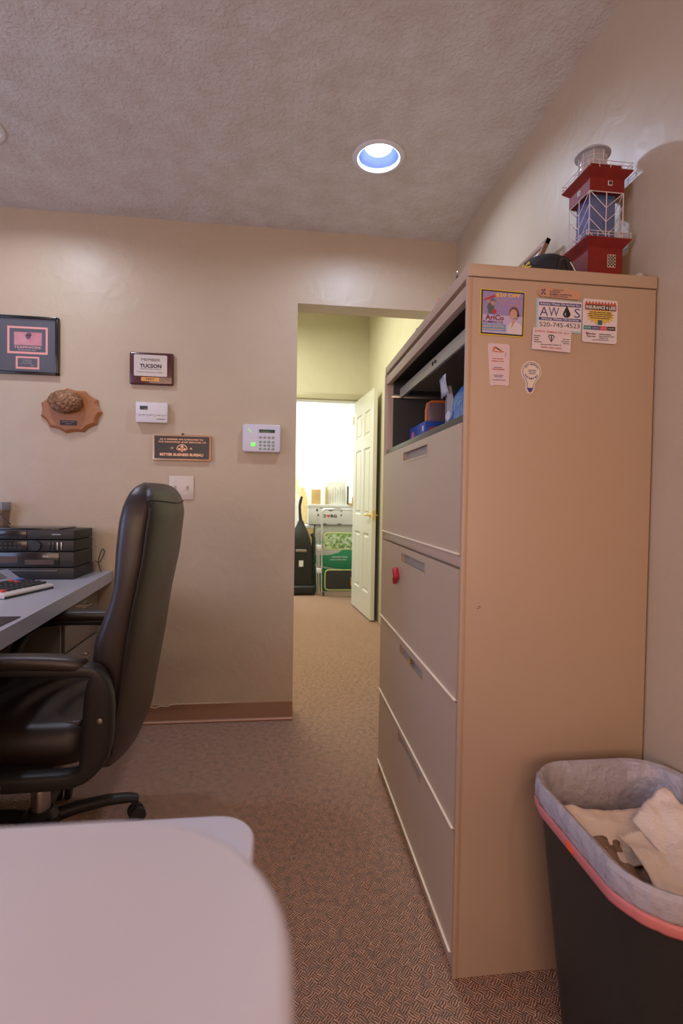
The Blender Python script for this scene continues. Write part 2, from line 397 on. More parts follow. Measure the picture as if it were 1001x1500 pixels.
# flipper door pushed back under the top, its front lip showing
dr = MB().box(CX0+.055, CX1-.04, CY0+.04, CY1-.045, 1.548, 1.556).box(CX0+.050, CX0+.060, CY0+.04, CY1-.045, 1.515, 1.553, .002)
drw = dr.build('flipper_door', mat('door_edge_steel', (.42, .40, .30), .35), cab)
MB().box(CX0+.046, CX0+.0505, 1.50, 1.512, 1.53, 1.538).box(CX0+.046, CX0+.0505, 1.53, 1.534, 1.528, 1.54).build('latch', m_cabdark, drw)
for a_ in (CY1-.030, CY0+.0225): MB().box(CX0+.02, CX1-.05, a_, a_+.0075, 1.52, 1.535, .001).build('door_slide', m_steel, cab)
def front(z0, z1, lock=False, ridge=False):
    """drawer front with a recessed pull cut into it"""
    hx0, hx1 = CX0-.004, CX0+.011
    py0, py1, pz1 = 1.395, 1.672, z1-.020; pz0 = pz1-.030
    d = MB()
    d.box(hx0, hx1, FY0, py0, z0, z1).box(hx0, hx1, py1, FY1, z0, z1).box(hx0, hx1, py0, py1, pz1, z1).box(hx0, hx1, py0, py1, z0, pz0)
    bmesh.ops.remove_doubles(d.bm, verts=d.bm.verts[:], dist=1e-5)
    o = d.build('drawer', m_cab, cab, smooth=False)
    MB().box(hx0-.0055, hx1, FY0, FY1, z0-.0040, z0-.0002, .001).build('drawer_lip', mat('lip_highlight', (.80, .66, .50), .3), o)  # coloured paler than the enamel for the light this ledge catches
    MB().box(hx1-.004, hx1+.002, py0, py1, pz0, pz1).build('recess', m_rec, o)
    p = MB().prism([(hx0-.001, pz0-.004), (hx0-.001, pz0+.003), (hx0+.006, pz0+.001), (hx0+.006, pz0-.002)], 'y', py0, py1)
    p.box(hx0-.001, hx0+.001, py0-.003, py0, pz0-.004, pz1+.003).box(hx0-.001, hx0+.001, py1, py1+.003, pz0-.004, pz1+.003)
    p.build('pull', m_cab, o)
    if lock: MB().lathe([(.009, 0), (.009, .006), (.007, .008)], (hx0-.004, 1.532, (pz0+pz1)/2), 20, 'x').build('lock', m_brass, o)
    return o
front(.990, 1.290); front(.650, .952); front(.349, .642, lock=True); front(.056, .341)
MB().box(CX0+.001, CX0+.012, FY0-.004, FY1+.004, .957, .984, .001).build('front_rail', m_cab, cab)
MB().box(CX0+.004, CX0+.012, FY0-.004, FY1+.004, 0, .050, .001).build('plinth', m_cab, cab)
for a_ in (CY0-.001, CY1-.011): MB().box(CX0-.002, CX0+.01, a_, a_+.012, 0, 1.615, .002).build('corner_post', m_cab, cab)
# scuff
MB().box(.452, .458, CY0-.0006, CY0+.0002, .868, .870).box(.449, .455, CY0-.0006, CY0+.0002, .864, .8655).build('scuff', mat('scuff_brown', (.22, .12, .08), .6), cab)
YF = CY0-.0005                                                                        # the plane the magnets lie on

def magnet(name, pts, label, col, th=.0012, group='magnets on the cabinet side', lay=0):
    y1 = YF-lay
    xs = [p[0] for p in pts]; zs = [p[1] for p in pts]
    t = thing(name, (sum(xs)/len(xs), y1, min(zs)), label, 'magnet', group)
    MB().prism(pts, 'y', y1-th, y1).build('backing', ink('magnet_sheet', col), t, smooth=False)
    t['y'] = y1-th
    return t, y1-th
def lay(t, y, k, col, shapes=(), texts=(), name='print', rough=.5):
    mb = MB(); yy = y-.00025*k
    for s_ in shapes: flat(mb, s_, yy, .0002)
    for a in texts: text(mb, a[0], a[1], a[2], yy-.0001, a[3], a[4], *(a[5:] if len(a) > 5 else ()))
    return mb.build(name, ink('ink', col, rough), t, smooth=False)
def rc(x0, x1, z0, z1): return [(x0, z0), (x1, z0), (x1, z1), (x0, z1)]
# 1: plumber flyer
t, y = magnet('plumbing_flyer_magnet', [(.4405, 1.4875), (.5455, 1.4855), (.5465, 1.588), (.4405, 1.590)], 'square yellow and black bordered purple magnet reading $20 OFF', (.80, .62, .05))
lay(t, y, 1, (.02, .02, .03), [[(.4425, 1.4895), (.5435, 1.4875), (.5445, 1.586), (.4425, 1.588)]], name='border')
lay(t, y, 2, (.34, .27, .58), [[(.4455, 1.4925), (.5405, 1.4905), (.5415, 1.583), (.4455, 1.585)]], name='picture')
lay(t, y, 3, (.55, .48, .74), [[(.4455, 1.4925), (.5405, 1.4905), (.541, 1.531), (.4455, 1.533)]], name='picture')
lay(t, y, 4, (.16, .36, .72), [rc(.4465, .5010, 1.4965, 1.5120)], name='band')
lay(t, y, 4, (.85, .60, .08), texts=[('$20 OFF', .476, 1.572, .058, .0105, .03)], name='lettering')
lay(t, y, 4, (.75, .36, .16), texts=[('Plumbing, Heating', .480, 1.562, .058, .0055), ('Air Conditioning', .487, 1.5545, .052, .0055)], name='lettering')
lay(t, y, 5, (.75, .50, .16), texts=[('647-0770', .4475, 1.504, .049, .0055, .02), ('~www.service', .4475, 1.4985, .049, .003)], name='lettering')
lay(t, y, 5, (.22, .04, .06), texts=[('AriCo', .452, 1.5205, .044, .012, .03)], name='lettering')
lay(t, y, 5, (.10, .07, .28), texts=[('PLUMBING CO', .4475, 1.5135, .047, .0055, .03)], name='lettering')
lay(t, y, 5, (.10, .14, .13), [[(.456, 1.552), (.461, 1.560), (.472, 1.552), (.473, 1.535), (.459, 1.535)], ell(.4695, 1.564, .005, .004)], name='figure')
lay(t, y, 6, (.55, .32, .24), [ell(.4690, 1.5585, .004, .005), [(.453, 1.573), (.458, 1.574), (.461, 1.559), (.457, 1.557)]], name='figure')
lay(t, y, 7, (.50, .05, .06), [[(.448, 1.563), (.450, 1.567), (.474, 1.578), (.474, 1.572)], ell(.473, 1.540, .005, .005)], name='figure')
lay(t, y, 5, (.16, .09, .07), [ell(.5200, 1.540, .0115, .013)], name='portrait')
lay(t, y, 6, (.72, .66, .76), [[(.503, 1.492), (.504, 1.508), (.513, 1.517), (.526, 1.519), (.539, 1.510), (.540, 1.4905)]], name='portrait')
lay(t, y, 7, (.58, .36, .28), [ell(.5185, 1.5355, .0085, .0115), [(.513, 1.503), (.516, 1.522), (.525, 1.522)]], name='portrait')
lay(t, y, 8, (.05, .04, .05), [ell(.5300, 1.534, .0025, .004), rc(.520, .529, 1.5255, 1.5265)], name='headset')
# 2: business magnet with the oil drop
t, y = magnet('oil_service_magnet', [(.5735, 1.504), (.6845, 1.502), (.6855, 1.574), (.5745, 1.577)], 'white and pale blue magnet reading AWOS with a black oil drop', (.42, .62, .72), lay=0)
lay(t, y, 1, (.78, .70, .76), [[(.578, 1.508), (.683, 1.5065), (.684, 1.572), (.579, 1.5745)]], name='panel')
lay(t, y, 2, (.05, .07, .26), [rc(.580, .6825, 1.561, 1.569), rc(.580, .6825, 1.5275, 1.5345)], [('A', .582, 1.5375, .0205, .0205), ('W', .6035, 1.5375, .0255, .0205), ('S', .666, 1.5370, .0150, .0215)], name='lettering')
lay(t, y, 3, (.015, .015, .015), [[(.6475+.0095*math.sin(a)*(1-.9*max(0, math.cos(a))**1.0), 1.5445+(.0085 if math.cos(a) < 0 else .020)*math.cos(a)) for a in [2*PI*k/28 for k in range(28)]]], [('520-745-4523', .582, 1.5130, .098, .0105)], name='lettering')
lay(t, y, 4, (.8, .75, .8), [[(.6425, 1.541), (.6440, 1.549), (.6452, 1.541)]], [('Arizona Waste Oil Service Inc.', .582, 1.5628, .098, .0050, .02), ('Arizona Waste Oil Services', .586, 1.5290, .092, .0046, .02)], name='lettering')
# 3: bandage shape
t, y = magnet('bandage_shaped_magnet', [(u, v-(u-.63)*.03) for u, v in rrect(.576, .680, 1.5795, 1.6005, .0100, 8)], 'orange-tan bandage shaped magnet above the oil service magnet', (.60, .33, .20), lay=.0016)
lay(t, y, 1, (.08, .06, .18), [ell(.586, 1.595, .0022, .0022), ell(.592, 1.5955, .0022, .0022), ell(.5855, 1.587, .0022, .0022), ell(.5925, 1.587, .0022, .0022), ell(.589, 1.591, .002, .002)], [('TUCSON', .603, 1.5905, .026, .004, .03), ('ANIMAL HOSPITAL', .603, 1.585, .056, .004, .03), ('~EMERGENCY', .612, 1.596, .026, .0022), ('~24 HOUR SERVICE', .604, 1.5815, .044, .0022)], name='lettering')
# 4: insurance
t, y = magnet('insurance_magnet', [(u, v-(u-.727)*.02) for u, v in rrect(.6865, .7725, 1.4825, 1.5820, .005)], 'tall white magnet with a yellow starburst and coloured bars, right of the oil drop magnet', (.76, .68, .72), lay=.0016)
star = [(.7300+(.0365 if k % 2 else .029)*math.cos(2*PI*k/36), 1.5450+(.0215 if k % 2 else .015)*math.sin(2*PI*k/36)) for k in range(36)]
lay(t, y, 1, (.72, .50, .10), [star], name='starburst')
fl = [(.691+.078*k/20, 1.568+(.010 if k % 2 else .003)) for k in range(21)]+[(.769-.078*k/20, 1.558-(.002 if k % 2 else 0)) for k in range(21)]
lay(t, y, 2, (.50, .10, .04), [fl], name='flames')
lay(t, y, 3, (.02, .02, .02), [[(.693, 1.5585), (.767, 1.5575), (.768, 1.5685), (.694, 1.5695)]], [('~For the best rate quote', .704, 1.5510, .052, .0028), ('~with competitive companies', .699, 1.5465, .060, .0028), ('~call us today and save', .701, 1.5420, .056, .0028), ('~Se habla espanol', .706, 1.5375, .046, .0028)], name='lettering')
lay(t, y, 4, (.85, .80, .78), texts=[('INSURANCE 4 LESS', .694, 1.5595, .073, .0080, .03)], name='lettering')
lay(t, y, 4, (.05, .13, .11), [rc(.7235, .7345, 1.5235, 1.5345)], name='logo')
for k, c_ in enumerate(((.05, .26, .25), (.09, .07, .28), (.55, .08, .09), (.03, .03, .03))):
    lay(t, y, 2, c_, [rc(.6890+.0197*k, .6890+.0197*(k+1), 1.5120, 1.5210)], name='colour_bar')
lay(t, y, 3, (.8, .8, .8), texts=[(w_, .6915+.0197*k, 1.5148, .0145, .0030) for k, w_ in enumerate(('HOME', 'HEALTH', 'AUTO', 'BUSINESS'))], name='lettering')
lay(t, y, 2, (.04, .04, .05), texts=[('Service', .699, 1.5005, .020, .0050, .02), ('Express', .698, 1.4940, .021, .0050, .02), ('~520-881-8760', .728, 1.5010, .030, .0028), ('~1234 N. Stone Ave Suite', .728, 1.4965, .038, .0026), ('~Tucson AZ', .728, 1.4920, .022, .0026), ('~www.quotes', .712, 1.4880, .040, .0020)], name='lettering')
lay(t, y, 3, (.45, .05, .10), [[(.694, 1.507), (.700, 1.504), (.6985, 1.4985), (.6960, 1.5010)]], name='logo')
# 5: business card
t, y = magnet('business_card_magnet', [(.5635, 1.460), (.6570, 1.456), (.6585, 1.5045), (.5655, 1.5095)], 'white card magnet with red lettering overlapping the bottom of the oil drop magnet', (.76, .66, .72), lay=.0034)
lay(t, y, 1, (.50, .05, .08), texts=[('JOHN R. TRIMBLE DO. ACY', .5690, 1.4985, .085, .0052, .02, -.035), ('(602) 820-2452', .5850, 1.4625, .051, .0050, .02, -.035)], name='lettering')
lay(t, y, 1, (.03, .03, .04), [], [('~SERVICE', .5675, 1.4890, .016, .0025), ('~SALES', .5675, 1.4845, .012, .0025), ('~REPAIR', .5675, 1.4800, .013, .0025), ('~INSTALLED', .5675, 1.4755, .019, .0025), ('~P.O. BOX 11236 TUCSON, AZ', .5840, 1.4700, .050, .0026), ('~FAX 602', .638, 1.4840, .016, .0025), ('~LICENSED', .634, 1.4790, .020, .0025), ('~BONDED', .638, 1.4745, .016, .0025)], name='lettering')
lay(t, y, 1, (.06, .06, .06), [[(.6015, 1.4910), (.6060, 1.4945), (.6150, 1.4940), (.6185, 1.4900), (.6100, 1.4765)]], name='emblem')
lay(t, y, 2, (.7, .62, .66), [[(.6040, 1.4905), (.6085, 1.4925), (.6085, 1.4820)], [(.6115, 1.4925), (.6160, 1.4900), (.6115, 1.4820)]], name='emblem')
# 6: realtor magnet
z0 = 1.372
pts = [(.4675, z0+.004), (.4720, z0), (.4775, z0+.003), (.5020, z0+.003), (.5060, z0), (.5125, z0+.004), (.5125, 1.464), (.5085, 1.468), (.4640, 1.469), (.4600, 1.465)]
t, y = magnet('realtor_magnet', pts, 'narrow pinkish white magnet with an orange roof logo, left of the bulb shaped one', (.74, .60, .66))
lay(t, y, 1, (.62, .16, .05), [[(.4705, 1.450), (.4740, 1.4605), (.4780, 1.4620), (.4885, 1.4530), (.4950, 1.4525), (.4780, 1.4575), (.4735, 1.4510)]], [('~Long Realty', .4745, 1.4485, .024, .0040)], name='roof_logo')
lay(t, y, 1, (.50, .10, .10), texts=[('~Your Realtor', .4710, 1.4330, .026, .0028), ('~FAMILY & HOME', .4700, 1.4275, .029, .0030), ('~520-888-7700', .4720, 1.4090, .029, .0034, .02)], name='lettering')
lay(t, y, 1, (.10, .10, .26), texts=[('~Associate Broker', .475, 1.4135, .020, .0025), ('~REAL ESTATE', .4750, 1.3960, .024, .0024, .03), ('~SERVICES', .4770, 1.3925, .019, .0024, .03), ('~www.homes.com', .4730, 1.3855, .031, .0022), ('OF', .501, 1.4390, .003, .010)], name='lettering')
# 7: light bulb shape
def bulbp(d=0.):
    cx, cz, r = .5655, 1.4090, .0245-d
    p = [(cx+r*math.cos(a), cz+r*math.sin(a)) for a in [math.radians(-50+280*k/26) for k in range(27)]]
    p += [(cx-.0125+d, 1.381), (cx-.0130+d, 1.370+d*.3), (cx-.0085+d, 1.3605+d), (cx-.002, 1.3580+d), (cx+.0045-d, 1.3605+d), (cx+.0085-d, 1.370+d*.3), (cx+.0095-d, 1.381)]
    return p
t, y = magnet('bulb_shaped_magnet', bulbp(), 'cream magnet shaped like a light bulb with blue outline', (.78, .70, .62))
lay(t, y, 1, (.06, .06, .28), [bulbp(.0030)], name='outline')
lay(t, y, 2, (.78, .70, .62), [[q if q[1] > 1.372 else (q[0], 1.372) for q in bulbp(.0042)]], name='face')
def arc_text(mb, s_, cx, cz, r, a0, a1, h_, y_, low=False):
    for i, ch in enumerate(s_):
        if ch == ' ': continue
        a = math.radians(a0+(a1-a0)*i/(len(s_)-1)); th_ = a-PI/2 if not low else a+PI/2
        px, pz = cx+r*math.cos(a), cz+r*math.sin(a)
        text(mb, ch, px-math.cos(th_)*.0017, pz-math.sin(th_)*.0017, y_, .0034, h_, .02, th_)
mb = MB(); arc_text(mb, 'JOHN BRENNAN', .5655, 1.4090, .0150, 150, 30, .0040, y-.0009); arc_text(mb, 'ELECTRIC, INC', .5655, 1.4090, .0180, 210, 330, .0040, y-.0009, True)
text(mb, '~Commercial', .5575, 1.4110, y-.0009, .019, .0026); text(mb, '~Residential', .5575, 1.4070, y-.0009, .019, .0026); text(mb, '~555-0148', .5590, 1.4030, y-.0009, .016, .0024)
mb.build('lettering', ink('bulb_ink', (.07, .06, .25)), t, smooth=False)
# red rubber magnet on the second drawer
t = thing('red_rubber_magnet', (CX0-.004, 1.715, .83), 'small red pepper shaped magnet stuck on the second drawer front', 'magnet')
MB().tube([(CX0-.010, 1.742, .865), (CX0-.012, 1.728, .868), (CX0-.013, 1.712, .852), (CX0-.012, 1.700, .842)], [.006, .012, .012, .007], 10).tube([(CX0-.010, 1.715, .85), (CX0-.011, 1.735, .835), (CX0-.010, 1.748, .818)], [.010, .011, .006], 10).build('pepper', mat('red_rubber', (.50, .02, .03), .35), t)
MB().lathe([(.006, 0), (.006, .006)], (CX0-.010, 1.722, .853), 12, 'x').build('magnet_disc', m_black, t)

# ------------------------------------------------------------------ things inside the open shelf
t = thing('swab_box', (.53, 1.85, SB), 'blue cardboard box with a pink picture at the far end of the open shelf', 'box')
MB().box(.500, .575, 1.740, 1.955, SB, 1.392, .0015).build('carton', mat('blue_card', (.03, .09, .42), .35), t)
MB().prism(ell(1.905, 1.345, .022, .030), 'x', .4990, .5).build('picture', ink('pink_print', (.70, .18, .26)), t)
MB().box(.499, .5, 1.765, 1.83, 1.325, 1.337).box(.499, .5, 1.76, 1.775, 1.36, 1.378).build('white_print', ink('white_print', (.75, .75, .8)), t)
MB().prism([(.520, 1.325), (.556, 1.332), (.550, 1.375), (.514, 1.368)], 'y', 1.7390, 1.7400).build('red_print', ink('red_print', (.45, .05, .07)), t)
t = thing('orange_handled_box', (.545, 1.79, 1.392), 'orange rimmed clear plastic container standing on the blue box', 'container')
arch = [(.522, 1.80, 1.396), (.522, 1.80, 1.44), (.526, 1.80, 1.462), (.540, 1.80, 1.470), (.570, 1.80, 1.472), (.600, 1.80, 1.472)]
MB().tube(arch, .0065, 10).build('rim', mat('orange_plastic', (.75, .20, .04), .4), t)
MB().box(.525, .60, 1.785, 1.815, 1.393, 1.465, .004).build('tray', mat('smoke_plastic', (.20, .14, .15), .3), t)
def crumple(mb, o, ux, uy, nx, ny, amp, seed, sc=9., curl=0.):
    o, ux, uy = Vector(o), Vector(ux), Vector(uy); nn = ux.cross(uy).normalized(); V = []
    for j in range(ny+1):
        row = []
        for i in range(nx+1):
            u, v = i/nx, j/ny
            p = o+ux*u+uy*v
            q = p*sc+Vector((seed, seed*1.7, 0))
            d = noise.noise(q)*amp+abs(noise.noise(q*2.3))*amp*.7-amp*.3*abs(noise.noise(q*5))
            p = p+nn*(d+curl*(u-.5)**2)+Vector((noise.noise(q*1.3+Vector((9, 0, 0))), noise.noise(q*1.3+Vector((0, 9, 0))), 0))*amp*.5
            row.append(mb.bm.verts.new(p))
        V.append(row)
    for j in range(ny):
        for i in range(nx): mb.bm.faces.new((V[j][i], V[j][i+1], V[j+1][i+1], V[j+1][i]))
    return mb
def thick(o, th=.0008):
    m_ = o.modifiers.new('solidify', 'SOLIDIFY'); m_.thickness = th; return o
t = thing('clear_sleeve', (.53, 1.58, SB), 'grey translucent plastic sleeve with a flared white top between orange container and blue package', 'plastic sleeve')
MB().loft([[(.505, 1.52, SB), (.525, 1.51, SB), (.60, 1.60, SB), (.545, 1.66, SB)], [(.503, 1.515, 1.40), (.525, 1.505, 1.40), (.60, 1.60, 1.40), (.545, 1.66, 1.40)], [(.506, 1.52, 1.465), (.515, 1.515, 1.465), (.59, 1.62, 1.46), (.545, 1.66, 1.46)]]).build('sleeve', mat('grey_film', (.42, .42, .44), .2), t)
fl_ = MB(); crumple(fl_, (.500, 1.49, 1.440), (.03, .17, .012), (-.010, .0, .055), 8, 4, .012, 3)
thick(fl_.build('flared_top', mat('white_film', (.75, .75, .85), .25), t))
t = thing('blue_package', (.56, 1.33, SB), 'crinkled blue plastic package at the near end of the open shelf', 'package')
rings = []
for k in range(9):
    z = SB+.160*k/8; f_ = 1-.25*(k/8)**3; w = .06*f_+.008; cy_ = 1.36
    rings.append([(.565+w*math.copysign(abs(math.cos(a))**.6, math.cos(a))+.006*noise.noise(Vector((a*2, k*.7, 1))), cy_+.175*(1-.06*k/8)*math.copysign(abs(math.sin(a))**.6, math.sin(a)), z-.06*(math.sin(a)*.5+.5)*(k/8)*.9+.005*noise.noise(Vector((a, k, 4)))) for a in [2*PI*q/28 for q in range(28)]])
MB().loft(rings).build('wrapper', mat('blue_film', (.02, .12, .45), .22, bump=(40, .6), var=(14, .8, (.03, .25, .62))), t)
for a_ in ((1.47, 1.365, .022, .014), (1.20, 1.40, .03, .02)): MB().prism(ell(*a_), 'x', .492, .498).build('white_print', ink('pack_white', (.6, .6, .72)), t)
MB().box(.492, .498, 1.150, 1.215, 1.303, 1.335).build('red_print', ink('pack_red', (.6, .06, .05)), t)

# ------------------------------------------------------------------ things on top of the cabinet
TZ = CT
t = thing('lighthouse_model', (.805, 1.25, TZ), 'red metal lighthouse ornament with white railings and lantern on top of the cabinet', 'lighthouse model')
hx, hy, cx_, cy2 = .0465, .046, .802, 1.247
def sq(h, z, hx_=None): hx_ = hx if hx_ is None else hx_; return [(cx_-hx_-h, cy2-hy-h, z), (cx_+hx_+h, cy2-hy-h, z), (cx_+hx_+h, cy2+hy+h, z), (cx_-hx_-h, cy2+hy+h, z)]
MB().loft([sq(0, TZ), sq(0, 1.752), sq(.014, 1.770), sq(.014, 1.773)]).build('base_tower', m_red, t, smooth=False)
MB().loft([sq(0, 1.893), sq(0, 1.925), sq(.014, 1.940), sq(.014, 1.943)]).build('upper_room', m_red, t, smooth=False)
MB().loft([sq(-.004, 1.944), sq(-.004, 1.962)]).build('curb', m_red, t, smooth=False)
MB().loft([sq(-.014, 1.774), sq(-.014, 1.892)]).build('glass_tower', m_glassb, t, smooth=False)
w = MB()
c4 = [Vector(p) for p in sq(-.001, 0)]; Z0, Z1 = 1.774, 1.893
for i in range(4):
    p, q = c4[i], c4[(i+1) % 4]; mid = (p+q)/2
    e0 = lambda v, z: (v.x, v.y, z)
    w.cyl(e0(p, Z0), e0(p, Z1), .0013, 6); w.cyl(e0(mid, Z0), e0(mid, Z1), .0013, 6)
    w.cyl(e0(p, Z1-.001), e0(q, Z1-.001), .0012, 6)
    for k in range(4):
        zt = Z1-k*.034; zb_ = zt-.040
        f_ = 1 if zb_ > Z0 else (zt-Z0)/.040
        zb_ = max(zb_, Z0)
        w.cyl(e0(p, zt), e0(p.lerp(mid, f_), zb_), .0010, 6); w.cyl(e0(q, zt), e0(q.lerp(mid, f_), zb_), .0010, 6)
w.build('lattice', m_wire, t)
def rail(z, h_):
    r_ = MB(); c = [Vector(p) for p in sq(.0125, 0)]
    for i in range(4):
        p, q = c[i], c[(i+1) % 4]
        for zz in (z+h_*.5, z+h_): r_.cyl((p.x, p.y, zz), (q.x, q.y, zz), .0008, 6)
        for k in range(4):
            s_ = p.lerp(q, k/4); r_.cyl((s_.x, s_.y, z), (s_.x, s_.y, z+h_+.001), .0009, 6)
        for zz in (z+h_*.5, z+h_): r_.lathe([(.0004, -.0018), (.0018, 0), (.0004, .0018)], (p.x, p.y, zz), 8)
    return r_
rail(1.773, .014).build('railing', m_wire, t); rail(1.943, .017).build('railing', m_wire, t)
wf = MB()
wf.box(cx_+.002, cx_+.014, cy2-hy-.001, cy2-hy+.001, 1.908, 1.920, .0005).build('window_frame', m_wire, t)
MB().box(cx_+.004, cx_+.012, cy2-hy-.0015, cy2-hy, 1.910, 1.918).build('window_pane', m_black, t)
MB().box(cx_-hx-.001, cx_-hx+.001, cy2-.006, cy2+.006, 1.904, 1.916, .0005).build('window_frame', m_wire, t)
MB().box(cx_-hx-.0015, cx_-hx, cy2-.004, cy2+.004, 1.906, 1.914).build('window_pane', m_black, t)
gr = MB(); gx, gz = cx_+.006, 1.705
gr.box(gx, gx+.022, cy2-hy-.001, cy2-hy+.0005, gz, gz+.032)
go = gr.build('grille', mat('grille_cream', (.62, .50, .36), .5), t)
gk = MB()
for i in range(5):
    for j in range(7):
        if (i+j) % 2 == 0: gk.box(gx+.001+i*.004, gx+.005+i*.004, cy2-hy-.0016, cy2-hy-.001, gz+.002+j*.004, gz+.006+j*.004)
gk.build('grille_holes', m_black, go)
lc = (cx_-.012, cy2, 0)
lw = MB()
for k in range(8):
    a = 2*PI*k/8+.3; x_, y_ = lc[0]+.033*math.cos(a), lc[1]+.033*math.sin(a)
    lw.cyl((x_, y_, 1.958), (x_, y_, 2.009), .0013, 6)
for zz in (1.966, 1.980, 1.994):
    lw.tube([(lc[0]+.033*math.cos(2*PI*k/24), lc[1]+.033*math.sin(2*PI*k/24), zz) for k in range(24)], .0009, 6, closed=True)
lw.build('lantern_frame', m_wire, t)
MB().lathe([(.032, 1.962), (.032, 2.008)], lc, 24, cap=False).build('lantern_glass', m_glassc, t)
MB().lathe([(.012, 1.962), (.014, 1.972), (.006, 1.984), (.010, 1.990), (.001, 1.998)], lc, 16).build('lamp', mat('lamp_amber', (.75, .55, .42), .3), t)
MB().lathe([(.043, 2.007), (.043, 2.0095), (.030, 2.020), (.012, 2.026), (.001, 2.027)], lc, 32).build('lantern_roof', mat('roof_smoke', (.50, .46, .46), .12, alpha=.72), t)

t = thing('baseball_cap', (.665, 1.25, TZ), 'black baseball cap with yellow stitching beside the lighthouse', 'cap')
ccx, ccy = .668, 1.262; rings = []
for k in range(11):
    a = PI/2*k/10; rr = math.cos(a)**.75 if k < 10 else .02
    ring = []
    for q in range(40):
        th_ = 2*PI*q/40; x_, y_ = .082*rr*math.cos(th_), .095*rr*math.sin(th_)
        ring.append((ccx+x_, ccy+y_, TZ+.001+.098*math.sin(a)))
    rings.append(ring)
crown = MB().loft(rings).build('crown', mat('black_cotton', (.018, .018, .022), .85, bump=(500, .3)), t)
MB().lathe([(.001, .006), (.006, .004), (.007, 0)], (ccx, ccy, TZ+.099), 14).build('button', m_black, t)
brim = [(ccx-.068+.136*k/10, ccy+.05+.115*math.sin(PI*k/10)) for k in range(11)]
MB().prism(brim, 'z', TZ+.001, TZ+.005).build('brim', mat('brim_cotton', (.018, .018, .022), .85), t)
def on_cap(th_, h_, out=.001):
    a = math.asin(h_/.098); rr = math.cos(a)**.75
    return Vector((ccx+(.082*rr+out)*math.cos(th_), ccy+(.095*rr+out)*math.sin(th_), TZ+.001+h_))
op = MB(); A = [on_cap(-1.25+.45*math.cos(PI*k/10), .004+.066*math.sin(PI*k/10), .0012) for k in range(11)]
op.face(A); op.build('strap_opening', mat('cap_opening', (.10, .10, .09), .8), t)
op = MB(); op.tube([on_cap(-1.25+.47*math.cos(PI*k/10), .004+.069*math.sin(PI*k/10), .002) for k in range(11)], .0018, 6); op.build('binding', m_black, t)
op = MB(); op.tube([on_cap(-1.36, .005, .003), on_cap(-1.32, .035, .003), on_cap(-1.30, .064, .003)], .0032, 6).build('strap', m_black, t)
op = MB(); op.tube([on_cap(-.98, .035, .003), on_cap(-1.10, .058, .003)], .0016, 6).build('tag', m_white, t)
em = MB(); prev = None
pp = []
for k in range(40):
    u = k/39; pp.append(on_cap(-2.55-.70*u, .060+.008*math.sin(u*22)-.008*u, .0022))
em.tube(pp, .0020, 6)
em.tube([on_cap(-2.45-.80*k/10, .050+.002*math.sin(k), .0022) for k in range(11)], .0016, 6)
em.build('embroidery', mat('yellow_thread', (.75, .55, .05), .6), t)

t = thing('leaning_picture_frame', (.78, 1.66, TZ), 'brown wooden picture frame leaning on the wall behind the black cap', 'picture frame')
def lean(mb, u0, u1, v0, v1, d0, d1, bev=.001):
    mb.box(u0, u1, v0, v1, d0, d1, bev, mtx=Matrix.Translation((.712, 1.55, TZ+.003)) @ Matrix.Rotation(math.radians(-66), 4, 'Y')); return mb
# local x runs up the slope, local y along the wall, local z away from the wall
f = MB(); LW, LH = .22, .335
for a0, a1, b0, b1 in ((0, .02, 0, LW), (LH-.02, LH, 0, LW), (0, LH, 0, .02), (0, LH, LW-.02, LW)): lean(f, a0, a1, b0, b1, 0, .014)
f.build('moulding', mat('brown_wood', (.28, .14, .07), .45), t)
lean(MB(), .015, LH-.015, .015, LW-.015, .002, .006).build('mat_board', m_white, t)
tag(MB().lathe([(.007, 0), (.008, .003), (.008, .018), (.006, .021)], (.417, 1.182, TZ+.009), 16, 'y').build('metal_cap', m_steel), 'short silver metal cylinder lying on the cabinet top edge nearest the camera', 'cap')
tag(MB().box(.4200, .440, 1.372, 1.392, TZ, TZ+.028, .003).build('pink_box', mat('pale_pink', (.62, .42, .38), .4)), 'tiny pale pink box on the cabinet top, behind the silver cylinder', 'box')
tag(MB().lathe([(.010, 0), (.012, .006), (.008, .018), (.002, .022)], (.432, 1.60, TZ), 16).build('black_knob', m_black), 'small black knob-shaped thing at the far end of the cabinet top', 'knob')
tag(MB().lathe([(.010, 0), (.012, .012), (.009, .022), (.004, .026)], (.858, 1.15, TZ), 16).build('glass_stopper', mat('stopper_glass', (.7, .68, .66), .08, alpha=.5)), 'small clear glass stopper right of the lighthouse against the wall', 'glass stopper')

# ------------------------------------------------------------------ wall items
t = thing('framed_poster', (-1.2, B, 1.67), 'black framed print reading TEAMWORK with pink bordered openings', 'framed picture')
fx0, fx1, fz0, fz1 = -1.42, -1.046, 1.672, 1.940; yf = B-.022
f = MB()
for a in ((fx0, fx1, fz1-.012, fz1), (fx0, fx1, fz0, fz0+.012), (fx0, fx0+.014, fz0, fz1), (fx1-.014, fx1, fz0, fz1)): f.box(a[0], a[1], yf, B-.001, a[2], a[3], .003)
f.build('frame', mat('black_lacquer', (.012, .012, .014), .2), t)
MB().box(fx0+.01, fx1-.01, yf+.010, yf+.014, fz0+.01, fz1-.01).build('mat_board', mat('charcoal_mat', (.045, .038, .055), .7), t)
def wlay(t, y, k, col, shapes=(), texts=(), name='print', th=.0003, rough=.5):
    mb = MB(); yy = y-.0004*k
    for s_ in shapes: mb.prism(s_, 'y', yy-th, yy+.0002)
    for a in texts: text(mb, a[0], a[1], a[2], yy-th-.0001, a[3], a[4], *(a[5:] if len(a) > 5 else ()))
    return mb.build(name, ink('ink', col, rough), t, smooth=False)
ym = yf+.010
pk = (.85, .33, .26)
